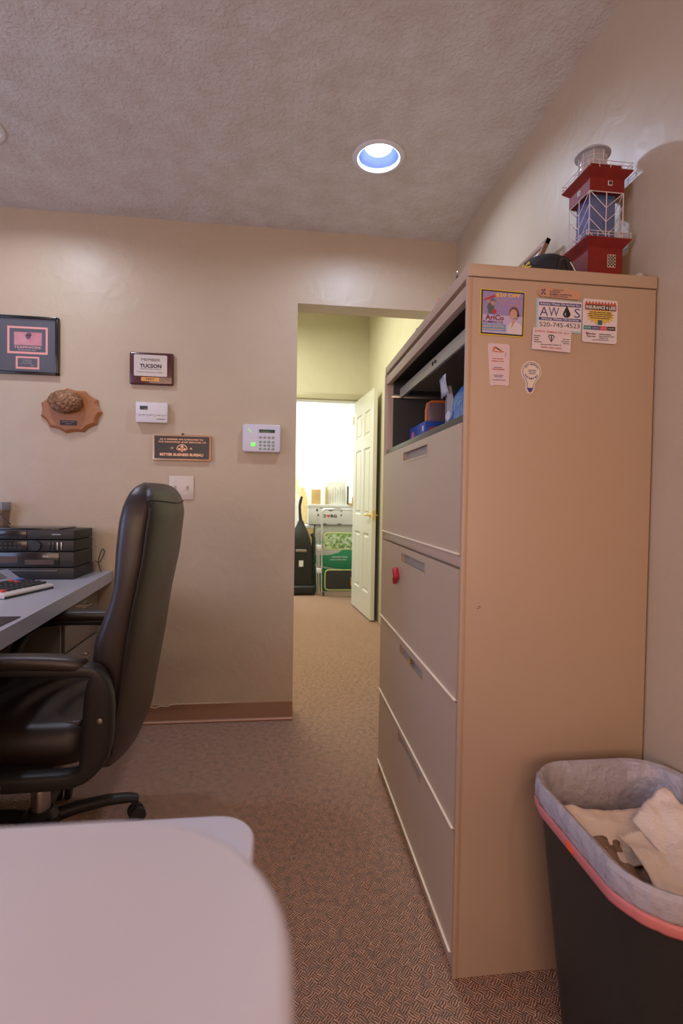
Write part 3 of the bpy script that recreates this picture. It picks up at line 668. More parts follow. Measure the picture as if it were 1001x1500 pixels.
wlay(t, ym, 1, pk, [rc(-1.272, -1.095, 1.766, 1.892), rc(-1.235, -1.132, 1.696, 1.754)], name='border')
wlay(t, ym, 2, (.035, .035, .05), [rc(-1.262, -1.104, 1.776, 1.883), rc(-1.226, -1.140, 1.705, 1.746)], name='opening')
pic = wlay(t, ym, 3, (.42, .13, .16), [rc(-1.242, -1.121, 1.806, 1.866)], name='picture')
pic.data.materials[0] = mat('sunset_print', (.55, .10, .12), .5, var=(22, .7, (.62, .30, .32)))
wlay(t, ym, 4, (.08, .03, .07), [ell(-1.178, 1.856, .012, .009), [(-1.195, 1.853), (-1.165, 1.857), (-1.172, 1.836), (-1.186, 1.833)]], name='picture')
wlay(t, ym, 4, (.85, .38, .34), texts=[('TEAMWORK', -1.242, 1.790, .121, .012, .01), ('~Gold medal winning rowers', -1.225, 1.782, .08, .003)], name='lettering')
wlay(t, ym, 4, (.30, .26, .20), texts=[('~In recognition of', -1.205, 1.735, .04, .004), ('~your dedication', -1.205, 1.727, .042, .004), ('~and team spirit', -1.210, 1.719, .045, .004), ('~1996', -1.17, 1.711, .015, .004)], name='lettering')
MB().box(fx0+.01, fx1-.01, yf+.004, yf+.006, fz0+.01, fz1-.01).build('glass', m_glass, t)

t = thing('rock_trophy_plaque', (-.99, B, 1.40), 'scalloped wooden plaque with a bronze brain-like lump mounted on it', 'plaque')
ccx2, ccz = -.992, 1.509
def scal(sx, sz, n=11):
    p = []
    for k in range(n):
        a0 = 2*PI*k/n+PI/2+.12; a1 = a0+2*PI/n
        A_ = Vector((math.cos(a0), math.sin(a0))); B_ = Vector((math.cos(a1), math.sin(a1)))
        for q in range(6):
            u = q/6; v = A_.lerp(B_, u); v = v*(1-.05*math.sin(PI*u)); p.append((ccx2+v.x*sx, ccz+v.y*sz))
    return p
m_oak = mat('oak', (.42, .17, .06), .35, var=(12, .8, (.34, .13, .04)), coat=.3)
MB().loft([[(x_, B-.001, z_) for x_, z_ in scal(.140, .107)], [(x_, B-.010, z_) for x_, z_ in scal(.140, .107)], [(x_, B-.020, z_) for x_, z_ in scal(.126, .094)]]).build('board', m_oak, t)
bmb = bmesh.new(); bmesh.ops.create_icosphere(bmb, subdivisions=5, radius=1)
for v in bmb.verts:
    d = v.co.normalized(); q = d*3.2+Vector((noise.noise(d*2), noise.noise(d*2+Vector((5, 5, 5))), 0))*.8
    r_ = 1+.10*(1-2*abs(noise.noise(q*1.3)))-.09+.05*(1-2*abs(noise.noise(q*3)))+.06*noise.noise(d*1.5+Vector((3, 1, 7)))
    v.co = Vector((ccx2-.014+d.x*.073*r_, B-.040+d.y*.040*r_, 1.546+d.z*.052*r_))
x_ = MB(); x_._add(bmb)
x_.build('bronze_lump', mat('bronze', (.20, .10, .05), .42, .55, bump=(160, .5), var=(40, .7, (.38, .20, .10))), t)
MB().box(-1.036, -.962, B-.0225, B-.019, 1.440, 1.462).build('name_plate', m_black, t)
mb = MB(); text(mb, '~TUCSON ROCK', -1.028, 1.453, B-.0228, .058, .005); text(mb, '~1995', -1.012, 1.444, B-.0228, .026, .005)
mb.build('lettering', ink('dull_gold', (.25, .18, .10)), t, smooth=False)

t = thing('membership_plaque', (-.625, B, 1.645), 'dark wooden plaque with silver plate reading MEMBER TUCSON', 'plaque')
px0, px1, pz0, pz1 = -.727, -.523, 1.646, 1.800
MB().box(px0, px1, B-.018, B-.001, pz0, pz1, .008, 3).build('board', mat('cherry_wood', (.085, .018, .016), .25, coat=.5), t)
yp = B-.018
MB().prism(rrect(-.705, -.552, 1.686, 1.787, .005), 'y', yp-.0015, yp+.001).build('silver_plate', mat('silver_plate', (.62, .58, .54), .38, .6), t)
MB().prism(rrect(-.672, -.588, 1.662, 1.681, .003), 'y', yp-.0015, yp+.001).build('gold_plate', mat('gold_plate', (.70, .36, .12), .35, .5), t)
mb = MB(); yq = yp-.0019
text(mb, 'MEMBER', -.672, 1.757, yq, .088, .013); text(mb, 'TUCSON', -.678, 1.725, yq, .100, .019, .045); text(mb, '~METROPOLITAN CHAMBER OF COMMERCE', -.678, 1.718, yq, .098, .0035)
text(mb, '"Where Everyone Profits"', -.692, 1.700, yq, .124, .008); text(mb, '1997', -.650, 1.6675, yq, .040, .0085, .03)
mb.build('lettering', m_black, t, smooth=False)

t = thing('thermostat', (-.62, B, 1.463), 'small white wall thermostat with grey display', 'thermostat')
MB().box(-.693, -.547, B-.030, B-.001, 1.464, 1.560, .003).build('case', mat('thermostat_white', (.74, .68, .66), .4), t)
yt = B-.030
MB().box(-.674, -.638, yt-.001, yt+.001, 1.524, 1.542, .0008).build('display', mat('lcd_dark', (.05, .07, .07), .2), t)
MB().box(-.636, -.630, yt-.001, yt+.001, 1.536, 1.542).build('key', m_trimw, t)
mb = MB().box(-.6925, -.5475, yt-.0006, yt+.001, 1.500, 1.5012)
for k in range(7): mb.box(-.680+k*.018, -.670+k*.018, yt-.0006, yt+.001, 1.494+(k % 2)*.003, 1.4955+(k % 2)*.003)
text(mb, '~Honeywell', -.595, 1.478, yt-.0005, .036, .006); mb.build('markings', ink('grey_print', (.12, .12, .14)), t, smooth=False)

t = thing('bureau_plaque', (-.48, B, 1.285), 'black plaque with bronze edge reading BETTER BUSINESS BUREAU', 'plaque')
MB().prism(rrect(-.617, -.343, 1.287, 1.412, .003), 'y', B-.014, B-.001, .002).build('bronze_plate', mat('bronze_edge', (.60, .36, .22), .35, .7), t)
MB().box(-.609, -.351, B-.0147, B-.013, 1.295, 1.404).build('field', mat('black_enamel', (.02, .022, .03), .35), t)
MB().lathe([(.006, 0), (.006, .006), (.002, .007)], (-.478, B-.010, 1.412), 12).build('hanger', m_black, t)
mb = MB(); yb = B-.0151
text(mb, 'AS A MEMBER WE SUBSCRIBE TO', -.585, 1.385, yb, .205, .0075, .015); text(mb, 'THE PRINCIPLES AND SERVICES OF', -.592, 1.372, yb, .225, .0075, .015)
text(mb, 'BETTER BUSINESS BUREAU', -.583, 1.309, yb, .203, .013, .03)
for k in range(14):
    a0, a1 = PI*k/14, PI*(k+1)/14
    mb.face([(-.480+.026*math.cos(a0), yb, 1.340+.026*math.sin(a0)), (-.480+.026*math.cos(a1), yb, 1.340+.026*math.sin(a1)), (-.480+.0225*math.cos(a1), yb, 1.340+.0225*math.sin(a1)), (-.480+.0225*math.cos(a0), yb, 1.340+.0225*math.sin(a0))])
for bx_, bz_, rr_ in ((-.480, 1.353, .007), (-.492, 1.340, .007), (-.468, 1.340, .007)): mb.face([(bx_+rr_*math.cos(a), yb, bz_+rr_*math.sin(a)) for a in [2*PI*k/12 for k in range(12)]])
for r_ in ((-.500, -.460, 1.334, 1.338), (-.4825, -.4775, 1.328, 1.352)): mb.face([(r_[0], yb, r_[2]), (r_[1], yb, r_[2]), (r_[1], yb, r_[3]), (r_[0], yb, r_[3])])
for cx3 in (-.527, -.438): text(mb, '19' if cx3 < -.5 else '96', cx3-.005, 1.341, yb, .010, .010, .02)
mb.build('lettering', mat('bronze_letters', (.72, .44, .30), .35, .5), t, smooth=False)

t = thing('alarm_keypad', (-.1, B, 1.335), 'white security alarm keypad with green lights and buttons beside the doorway', 'alarm keypad')
ka = rrect(-.191, -.007, 1.338, 1.474, .010, 5)
ka = [(x_, z_+(-.006*(1-((x_+.099)/.092)**2) if z_ < 1.40 else .006*(1-((x_+.099)/.092)**2)-.003)) for x_, z_ in ka]
MB().prism(ka, 'y', B-.030, B-.001, .005, 3).build('case', mat('keypad_white', (.68, .64, .70), .35), t)
yk = B-.0305
MB().box(-.112, -.035, yk-.001, yk+.001, 1.433, 1.448, .0006).build('display', mat('lcd_green', (.02, .07, .05), .2), t)
mg = mat('green_button', (.25, .42, .28), .5)
keys = MB()
MB().box(-.150, -.128, yk-.002, yk+.001, 1.364, 1.382, .001).build('green_light', mat('green_led', (.2, .9, .2), .4, emit=((.25, 1, .15), .6)), t)
for i in range(4):
    for j in range(4):
        zc = 1.410-.017*j-(.005 if j else 0)
        MB().box(-.111+.0205*i, -.098+.0205*i, yk-.0025, yk+.001, zc-.0045, zc+.0045, .002).build('button', mg if j else mat('grey_button', (.35, .36, .36), .5), t)
MB().prism([(-.168, 1.446), (-.161, 1.450), (-.148, 1.432), (-.150, 1.428)], 'y', yk-.001, yk+.001).build('status_light', mat('status_green', (.3, .8, .25), .4, emit=((.3, 1, .2), .3)), t)

t = thing('light_switch_plate', (-.484, B, 1.097), 'ivory two gang light switch plate behind the chair top', 'light switch')
MB().box(-.542, -.425, B-.006, B-.0005, 1.098, 1.213, .003).build('plate', mat('ivory', (.70, .60, .50), .35), t)
for xx in (-.513, -.455):
    MB().box(xx-.005, xx+.005, B-.008, B-.005, 1.144, 1.168, .001).box(xx-.003, xx+.003, B-.015, B-.007, 1.156, 1.164, .001, mtx=None).build('toggle', mat('ivory_toggle', (.55, .46, .38), .4), t)
    MB().lathe([(.003, 0), (.003, .002)], (xx, B-.008, 1.186), 10, 'y').lathe([(.003, 0), (.003, .002)], (xx, B-.008, 1.126), 10, 'y').build('screw', m_steel, t)

t = thing('wall_file_pocket', (-1.34, B, .93), 'tan wall pocket with a grey rim at the left edge above the stereo', 'wall pocket')
MB().loft([[(-1.42, B-.03, .90), (-1.275, B-.03, .90), (-1.275, B-.001, .90), (-1.42, B-.001, .90)], [(-1.42, B-.07, 1.035), (-1.266, B-.07, 1.035), (-1.266, B-.001, 1.035), (-1.42, B-.001, 1.035)]]).build('pocket', mat('tan_plastic', (.30, .20, .13), .5), t, smooth=False)
MB().box(-1.425, -1.262, B-.075, B-.001, 1.035, 1.074, .002).build('rim', mat('grey_rim', (.30, .31, .36), .5), t)

# ------------------------------------------------------------------ desk and what stands on it
t = thing('office_desk', (-1.2, 1.8, 0), 'desk with grey laminate top running along the back left corner', 'desk')
e0_, e1_ = (-.803, B-.002), (-.695, .95)
MB().prism([(-1.75, .95), e1_, e0_, (-1.75, B-.002)], 'z', .700, .750).build('desk_top', m_desk, t, smooth=False)
MB().prism([(-1.74, .97), (-.76, .97), (-.76, 1.0), (-1.74, 1.0)], 'z', 0, .70).build('end_panel', m_ped, t, smooth=False)
MB().box(-1.72, -1.70, 1.0, 2.14, .15, .70).build('modesty_panel', m_cabdark, t)
p = MB().box(-1.40, -.875, 2.14, 2.53, .01, .699, .002).build('pedestal', m_ped, t)
for z0_, z1_ in ((.47, .685), (.25, .46), (.03, .24)):
    d = MB().box(-.876, -.860, 2.150, 2.52, z0_, z1_, .002).build('drawer', m_ped, p)
    zz = z1_-.055
    MB().tube([(-.860, 2.255, zz), (-.835, 2.260, zz), (-.835, 2.355, zz), (-.860, 2.360, zz)], .004, 8).box(-.861, -.858, 2.245, 2.37, zz-.016, zz+.012).build('handle', m_chrome, d)

t = thing('compact_stereo', (-1.12, 2.38, .75), 'black tiered compact stereo with cassette doors on the desk', 'stereo')
sx0, sx1, sy0, sy1 = -1.36, -.876, 2.275, 2.50
tiers = [(.752, .800), (.803, .868), (.871, .918), (.921, .960)]
for k, (z0_, z1_) in enumerate(tiers):
    MB().box(sx0, sx1, sy0, sy1-(.01 if k else 0), z0_, z1_, .003).build('tier', m_stereo, t)
MB().box(-1.30, -.945, 2.30, 2.48, .958, .967, .002).build('lid', m_stereo2, t)
sd = MB(); yy = sy0
MB().box(-1.22, -.935, yy-.004, yy+.001, .806, .864, .001).build('cassette_door', m_stereo2, t)
MB().box(-1.20, -1.10, yy-.0046, yy-.003, .822, .850).box(-1.07, -.955, yy-.0046, yy-.003, .815, .835).build('window', mat('brown_window', (.10, .07, .06), .2), t)
MB().box(-1.30, -1.062, yy-.004, yy+.001, .874, .915, .001).build('graphic_panel', m_stereo2, t)
MB().box(-1.22, -1.065, yy-.004, yy+.001, .925, .957, .001).build('tuner_panel', m_stereo2, t)
mb = MB()
for i in range(7):
    for j in range(2): mb.box(-1.205+.018*i, -1.193+.018*i, yy-.006, yy-.003, .882+.015*j, .890+.015*j, .0008)
mb.build('button_row', m_stereo, t)
MB().lathe([(.020, -.012), (.021, 0)], (-1.025, yy, .895), 24, 'y').build('volume_knob', m_stereo, t)
for k in range(4): MB().box(-.975+.016*k, -.970+.016*k, yy-.006, yy, .878, .910, .0008).build('slider', m_stereo2 if k < 2 else m_steel, t)
MB().box(-1.195, -1.188, yy-.006, yy-.003, .897, .902).build('red_light', mat('red_led', (.8, .03, .02), .4, emit=((1, .05, .02), 1.2)), t)
mb = MB(); text(mb, 'RCA', -.998, .846, yy-.0046, .022, .007, .03); text(mb, '~REMOTE', -.965, .940, yy-.0006, .036, .005)
mb.build('lettering', ink('pale_print', (.55, .55, .58)), t, smooth=False)
MB().box(-1.30, -.94, yy-.006, yy, .785, .792, .002).build('tray_edge', mat('grey_edge', (.10, .10, .11), .35), t)

# calculator, its front edge towards the chair
t = thing('desk_calculator', (-1.0, 1.96, .75), 'white desk calculator with black, red and blue keys and a tilted display', 'calculator')
CM = Matrix.Translation((-.900, 1.95, .752)) @ Matrix.Rotation(math.radians(73), 4, 'Z')   # local -y is the user's side
m_calc = mat('calc_white', (.62, .58, .56), .4)
MB().prism([(-.0, .0), (.0, .012), (.005, .018), (.20, .034), (.20, .0)], 'x', -.115, .115, .003, mtx=CM).build('case', m_calc, t)
MB().prism([(-.002, -.002), (-.002, .006), (.20, .008), (.20, -.002)], 'x', -.113, .113, 0, mtx=CM).build('base', m_black, t)
MB().prism([(.145, .029), (.150, .036), (.200, .066), (.208, .062), (.208, .0)], 'x', -.112, .112, .003, mtx=CM).build('display_hood', mat('calc_grey_blue', (.30, .31, .38), .4), t)
MB().box(-.095, .060, -.001, .030, -.001, .001, mtx=CM @ Matrix.Translation((0, .156, .0415)) @ Matrix.Rotation(math.radians(31), 4, 'X')).build('display', mat('calc_lcd', (.10, .11, .12), .2), t)
mk, mr, mbl = mat('key_black', (.03, .03, .03), .5), mat('key_red', (.60, .06, .04), .5), mat('key_blue', (.08, .16, .50), .5)
for j in range(5):
    for i in range(9):
        c_ = mk
        if (i, j) in ((0, 0), (6, 4), (6, 3)): c_ = mr
        if (i, j) in ((8, 4), (7, 4)): c_ = mbl
        y0_ = .018+.0245*j; z0_ = .018+y0_*.082
        MB().box(-.103+.0232*i, -.103+.0232*i+.017, y0_, y0_+.017, z0_-.001, z0_+.008, .002, mtx=CM).build('key', c_, t)
tag(MB().box(-1.20, -.752, 1.10, 1.572, .7505, .7535, .001).build('desk_mat', mat('mat_black', (.03, .03, .035), .3)), 'thin black mat at the near end of the grey desk', 'desk mat')
def cable(pts, r, label, name='power_cable'):
    P = [Vector(p) for p in pts]; out = []
    for i in range(len(P)-1):
        a, b_, c_, d = P[max(i-1, 0)], P[i], P[i+1], P[min(i+2, len(P)-1)]
        for k in range(8):
            u = k/8; out.append(.5*((2*b_)+(c_-a)*u+(2*a-5*b_+4*c_-d)*u*u+(3*b_-a-3*c_+d)*u**3))
    out.append(P[-1])
    return tag(MB().tube(out, r, 8).build(name, m_black), label, 'cable', 'cables near the stereo')
cable([(-1.34, 2.45, 1.20), (-1.31, 2.44, 1.12), (-1.27, 2.43, 1.05), (-1.20, 2.42, .975)], .0025, 'black cable slanting down behind the left part of the stereo')
cable([(-1.34, 2.42, 1.13), (-1.265, 2.42, 1.10), (-1.255, 2.42, 1.02), (-1.275, 2.41, .985), (-1.31, 2.41, .975)], .0025, 'black cable looping down onto the stereo at the left edge')
cable([(-.875, 2.522, .80), (-.855, 2.525, .795), (-.835, 2.525, .84), (-.845, 2.525, .855), (-.860, 2.52, .80), (-.850, 2.515, .765), (-.840, 2.50, .7525)], .002, 'thin black cord curling behind the right side of the stereo')

# ------------------------------------------------------------------ office chair
t = thing('office_chair', (-.73, 1.65, 0), 'black leather high-back office chair pulled up to the grey desk', 'office chair')
YC = 1.65
def lerp_tab(tab, z):
    for (a, va), (b_, vb) in zip(tab, tab[1:]):
        if a <= z <= b_:
            u = (z-a)/(b_-a); return va+(vb-va)*u
    return tab[0][1] if z < tab[0][0] else tab[-1][1]
rear = [(.34, -.470), (.40, -.445), (.50, -.430), (.68, -.400), (.80, -.384), (.93, -.358), (1.06, -.343), (1.09, -.346), (1.115, -.352), (1.132, -.362), (1.144, -.374), (1.15, -.39)]
frnt = [(.34, -.51), (.40, -.515), (.50, -.522), (.61, -.510), (.66, -.508), (.71, -.503), (.78, -.476), (.82, -.462), (.87, -.452), (.96, -.448), (1.04, -.442), (1.075, -.436), (1.10, -.429), (1.12, -.421), (1.138, -.409), (1.15, -.395)]
wid = [(.34, .165), (.37, .205), (.42, .228), (.6, .240), (.9, .245), (1.02, .241), (1.06, .234), (1.09, .224), (1.115, .208), (1.132, .188), (1.144, .160), (1.15, .13)]
def sring(xr, xf, hw, z, bul_r, bul_f, n=40):
    cx3, hx3 = (xr+xf)/2, (xr-xf)/2; out = []
    for k in range(n):
        a = 2*PI*k/n; c, s_ = math.cos(a), math.sin(a)
        u = math.copysign(abs(c)**.42, c); v = math.copysign(abs(s_)**.42, s_)
        x_ = cx3+hx3*u+(bul_r if u > 0 else -bul_f)*(1-v*v)*abs(u)
        out.append((x_, YC+hw*v, z))
    return out
rings = []
for k in range(46):
    z = (.34+.70*k/27) if k < 28 else 1.04+.11*math.sin(PI/2*(k-27)/18)
    rings.append(sring(lerp_tab(rear, z), lerp_tab(frnt, z), lerp_tab(wid, z), z, .022, .018))
# tufts: shell (rear) and cushion (front)
ch = MB().loft(rings).build('backrest', m_leather, t)
# stitched seams along side and top of the backrest
sm = MB()
for sgn in (-1, 1):
    pts = []
    for k in range(30):
        z = .40+.68*k/29; xr, xf, hw = lerp_tab(rear, z), lerp_tab(frnt, z), lerp_tab(wid, z)
        pts.append((xf+(xr-xf)*.90, YC+sgn*(hw*.985), z))
    sm.tube(pts, .0028, 6)
pts = []
for k in range(21):
    v = -1+2*k/20; z = 1.095-.004*math.cos(v*3); pts.append((lerp_tab(rear, z)+.022*(1-v*v)+.001-.014*abs(v)**6, YC+v*.215, z))
sm.tube(pts, .0025, 6)
sm.build('seam', mat('seam_leather', (.012, .010, .010), .5), ch)
# seat cushion
rings = []
for k in range(9):
    a = -PI/2+PI*k/8; zz = .424+.056*math.sin(a)*(1 if a < 0 else 1.1); ins = .045*(1-math.cos(a))
    r_ = rrect(-1.03+ins, -.505-ins, YC-.235+ins, YC+.235-ins, .07-ins*.5, 6)
    rings.append([(x_, y_, zz) for x_, y_ in r_])
seat = MB().loft(rings).build('seat', m_leather, t)
q = MB()
top = []
for j in range(25):
    row = []
    for i in range(41):
        x_ = -.985+.445*i/40; y_ = YC-.195+.39*j/24
        z_ = .484+.012*math.sin(PI*i/40)*math.sin(PI*j/24)+.007*math.sin(x_*75+2.2*math.sin(y_*9))*math.sin(PI*j/24)*math.sin(PI*i/40)
        row.append(q.bm.verts.new((x_, y_, z_)))
    top.append(row)
for j in range(24):
    for i in range(40): q.bm.faces.new((top[j][i], top[j][i+1], top[j+1][i+1], top[j+1][i]))
thick(q.build('seat_cushion', m_leather, t), .012)
sm = MB(); sm.tube([(x_, y_, .470) for x_, y_ in rrect(-1.0, -.535, YC-.212, YC+.212, .06, 6)], .003, 6, closed=True); sm.build('piping', m_plastic, seat)
# armrests: closed loops with padded tops
def arm(y_):
    loop = [(-.455, .645), (-.450, .60), (-.452, .50), (-.460, .43), (-.478, .388), (-.52, .370), (-.60, .367), (-.72, .367), (-.84, .367), (-.90, .385), (-.935, .43), (-.945, .50), (-.925, .58), (-.885, .635), (-.83, .660), (-.74, .662), (-.62, .660), (-.52, .656), (-.475, .655)]
    loop = [((x_-.014 if i < 5 else x_)-(.018 if y_ > YC and i < 6 else 0), z_) for i, (x_, z_) in enumerate(loop)]
    rings = []; m_ = len(loop); hw = .026
    for i, (x_, z_) in enumerate(loop):
        a = Vector(loop[(i+1) % m_])-Vector(loop[(i-1) % m_]); a.normalize(); nn = Vector((-a.y, a.x))
        th_ = .040 if i < 4 else (.024 if 4 <= i <= 9 else .017)
        if i in (0, 18): th_ = .020
        ring = []
        for k in range(14):
            b_ = 2*PI*k/14; u = math.copysign(abs(math.cos(b_))**.6, math.cos(b_))*th_; v = math.copysign(abs(math.sin(b_))**.6, math.sin(b_))*hw
            ring.append((x_+nn.x*u, y_+v, z_+nn.y*u))
        rings.append(ring)
    o = MB().loft(rings, False, True).build('armrest', m_plastic, t, sub=1)
    pad = [(-.905, .632), (-.88, .655), (-.84, .676), (-.78, .684), (-.68, .685), (-.58, .683), (-.505, .675), (-.495, .668)]
    rings = []
    for i, (x_, z_) in enumerate(pad):
        s_ = (.35, .8, 1, 1, 1, 1, .95, .5)[i]
        rings.append([(x_, y_+.031*s_*math.copysign(abs(math.sin(2*PI*k/14))**.7, math.sin(2*PI*k/14)), z_-.006+.021*s_*math.copysign(abs(math.cos(2*PI*k/14))**.7, math.cos(2*PI*k/14))) for k in range(14)])
    MB().loft(rings).build('arm_pad', m_leather, o, sub=1)
    for bx_, bz_ in ((-.455, .53), (-.70, .367)):
        s_ = -1 if y_ < YC else 1
        MB().lathe([(.007, 0), (.007, .003), (.003, .004)] if s_ > 0 else [(.003, -.004), (.007, -.003), (.007, 0)], (bx_, y_+s_*hw, bz_), 14, 'y').build('bolt', m_steel, o)
arm(YC-.272); arm(YC+.262)
MB().box(-.87, -.60, YC-.27, YC+.27, .352, .382, .004).box(-.83, -.66, YC-.09, YC+.09, .30, .355, .01).build('mechanism', m_plastic, t)
MB().cyl((-.73, YC, .12), (-.73, YC, .31), .019, 20).lathe([(.027, .10), (.027, .19), (.024, .20)], (-.73, YC, 0), 20).build('gas_column', m_steel, t)
MB().lathe([(.035, .075), (.055, .085), (.055, .115), (.035, .135)], (-.73, YC, 0), 24).build('hub', m_plastic, t)
for k in range(5):
    a = math.radians(27+72*k); ca, sa = math.cos(a), math.sin(a)
    P = lambda d, z: (-.73+ca*d, YC+sa*d, z)
    leg = MB().tube([P(.03, .10), P(.10, .105), (P(.19, .100)), P(.255, .088), P(.285, .078)], [.022, .020, .018, .016, .012], 12, w=.020).build('base_leg', m_plastic, t)
    cm = MB(); per = Vector((-sa, ca, 0)); c0 = Vector(P(.283, .027))
    for s_ in (-1, 1):
        cc = c0+per*.016*s_
        rings = []
        for rr_, h_ in ((.016, -.011), (.0255, -.009), (.027, 0), (.0255, .009), (.016, .011)):
            rings.append([cc+per*h_+Vector((ca, sa, 0))*rr_*math.cos(2*PI*q_/20)+Vector((0, 0, 1))*rr_*math.sin(2*PI*q_/20) for q_ in range(20)])
        cm.loft(rings)
    cm.cyl(c0+Vector((0, 0, .015)), Vector(P(.283, .085)), .006, 10)
    cm.build('caster', m_rubber, leg)

# ------------------------------------------------------------------ white tables in the foreground
t = thing('white_table', (-.55, .3, 0), 'white table with a rounded corner, sharper edge seen beyond the nearest white surface', 'table')
MB().prism(rrect(-1.15, -.024, -.02, .592, .045, 8), 'z', .712, .740, .004, 3).build('table_top', m_tab, t)
for x_ in (-1.09, -.10):
    for y_ in (.04, .52): MB().cyl((x_, y_, 0), (x_, y_, .713), .018, 16).lathe([(.022, 0), (.022, .012)], (x_, y_, 0), 16).build('leg', m_steel, t)
t = thing('white_riser', (-.25, .1, .74), 'blurred white rounded surface nearest the camera, raised above the white table', 'table riser')
MB().prism(rrect(-.62, .006, -.18, .257, .085, 12), 'z', .928, .950, .005, 3).build('top', m_tab, t)
for x_ in (-.56, -.075): MB().box(x_, x_+.018, .0, .19, .7402, .929, .003).build('side_panel', m_tab, t)

# ------------------------------------------------------------------ waste basket
WX0, WX1, WY0, WY1, WZ = .540, .866, .658, 1.052, .522
def wring(f, z, g=0., n=10, wob=0., seed=0.):
    """f = 0 at the floor, 1 at the rim"""
    x0, x1 = .590+(WX0-.590)*f-g, .835+(WX1-.835)*f+g; y0, y1 = .700+(WY0-.700)*f-g, .995+(WY1-.995)*f+g
    r_ = max(.02, .060+.035*f+g)
    out = []
    for x_, y_ in rrect(x0, x1, y0, y1, r_, n):
        w_ = wob*(noise.noise(Vector((x_*22, y_*22, seed)))+1.3*max(0, noise.noise(Vector((x_*60, y_*60, seed*.3))))**1.5)
        c = Vector(((x0+x1)/2-x_, (y0+y1)/2-y_)).normalized()
        out.append((x_+c.x*w_, y_+c.y*w_, z+(wob*.5*noise.noise(Vector((x_*15, y_*15, seed+4))))))
    return out
t = thing('waste_basket', (.70, .83, 0), 'dark plastic waste basket standing between the filing cabinet and right wall', 'waste basket')
MB().loft([wring(0, .001, -.004), wring(0, .006), wring(.5, .265), wring(.97, .515), wring(1, WZ), wring(1, WZ+.002, -.003), wring(.97, .51, -.006), wring(.5, .265, -.006), wring(.02, .012, -.006)]).build('bucket', mat('dark_bin_plastic', (.020, .022, .022), .5, bump=(250, .1)), t)
t2 = thing('bin_liner', (.70, .83, .35), 'translucent grey plastic liner with a pink drawstring folded over the waste basket rim', 'bin liner')
m_liner = mat('liner_film', (.56, .53, .58), .22, alpha=.72, bump=(45, .9))
def lring(f, z, g, seed, wob, n=40): return wring(f, z, g, n, wob, seed)
L_ = [lring(.945, .487, .008, 1, .004), lring(.96, .497, .0095, 1.1, .003), lring(.985, .512, .009, 1.2, .002), lring(1, .525, .007, 1.3, .002), lring(1, .532, .001, 1.5, .001), lring(1, .528, -.008, 2, .003), lring(.93, .500, -.014, 2.2, .007), lring(.80, .44, -.018, 2.3, .014), lring(.6, .34, -.022, 2.4, .016), lring(.4, .24, -.03, 2.6, .016)]
thick(MB().loft(L_, cap=False).build('film', m_liner, t2), .0006)
dz = MB().loft([lring(.91, .470, .0105, 1, .004), lring(.92, .474, .0120, 1, .004), lring(.94, .486, .0125, 1, .004), lring(.95, .492, .0100, 1, .004)], cap=False)
thick(dz.build('drawstring_band', mat('pink_drawstring', (.62, .20, .20), .4), t2), .001)
MB().tube([(.5320, .862, .486), (.5310, .850, .482), (.5312, .838, .479)], [.003, .006, .003], 8).build('drawstring_knot', mat('drawstring_orange', (.75, .10, .03), .5), t2)
m_paper = mat('paper_towel', (.85, .74, .65), .8, bump=(220, .3))
def towel(o, ux, uy, seed, label, m_=m_paper, amp=.02, sc=9.):
    mb = MB(); crumple(mb, o, ux, uy, 22, 22, amp, seed, sc)
    ob = mb.build('paper_towel', m_, None); thick(ob, .0012)
    return tag(ob, label, 'paper towel', 'crumpled paper in the waste basket')
towel((.575, .86, .440), (.19, -.02, .0), (.0, .12, .035), 1.3, 'pale crumpled paper towel at the back left of the waste basket')
towel((.630, .70, .455), (.18, .02, .03), (.03, .20, .01), 4.1, 'large white crumpled paper towel in the middle of the waste basket', amp=.026)
towel((.595, .72, .435), (.12, .0, -.005), (.02, .19, .012), 7.7, 'brown stained paper towel near the left rim of the waste basket', mat('stained_paper', (.42, .30, .22), .8, bump=(120, .5), var=(16, .7, (.20, .13, .09))), .024, 16.)
towel((.72, .72, .465), (.10, .04, .035), (-.02, .20, .015), 11.9, 'grey-white paper towel against the right side of the waste basket')
towel((.600, .690, .425), (.20, .01, 0), (0, .10, .0), 17.1, 'peach tinted paper at the front of the waste basket', mat('peach_paper', (.78, .52, .38), .8, bump=(220, .3)))
towel((.60, .715, .400), (.20, 0, 0), (0, .26, 0), 23.3, 'flattened paper lying lowest under the other paper towels', amp=.015)

# ------------------------------------------------------------------ hallway door
t = thing('panel_door', (.79, 5.28, 0), 'off-white six panel door standing open into the hallway', 'door')
hinge = Vector((.788, 5.30, 0)); free = Vector((.858, 4.535, 0)); dd = (free-hinge); DWd = dd.length; dd.normalize()
DM = Matrix.Translation(hinge) @ Matrix.Rotation(math.atan2(dd.y, dd.x), 4, 'Z')      # local x from hinge to free edge, local -y towards the hall's middle
DT = .035
def pan(mb, x0, x1, z0, z1):
    """one sunk moulded panel"""
    r0, r1, r2 = 0, .016, .030
    rg = []
    for ins, yy in ((0, 0), (.012, .008), (.030, .008), (.042, .003)):
        rg.append([(x0+ins, yy, z0+ins), (x1-ins, yy, z0+ins), (x1-ins, yy, z1-ins), (x0+ins, yy, z1-ins)])
    b_ = bmesh.new(); V = [[b_.verts.new(p) for p in r] for r in rg]
    for i in range(3):
        for j in range(4): b_.faces.new((V[i][j], V[i][(j+1) % 4], V[i+1][(j+1) % 4], V[i+1][j]))
    b_.faces.new(V[3]); mb._add(b_, DM)
rows = [(.24, .80), (.97, 1.61), (1.72, 1.96)]; cols = [(.11, DWd/2-.055), (DWd/2+.055, DWd-.11)]
sl = MB()
Z2 = 2.13
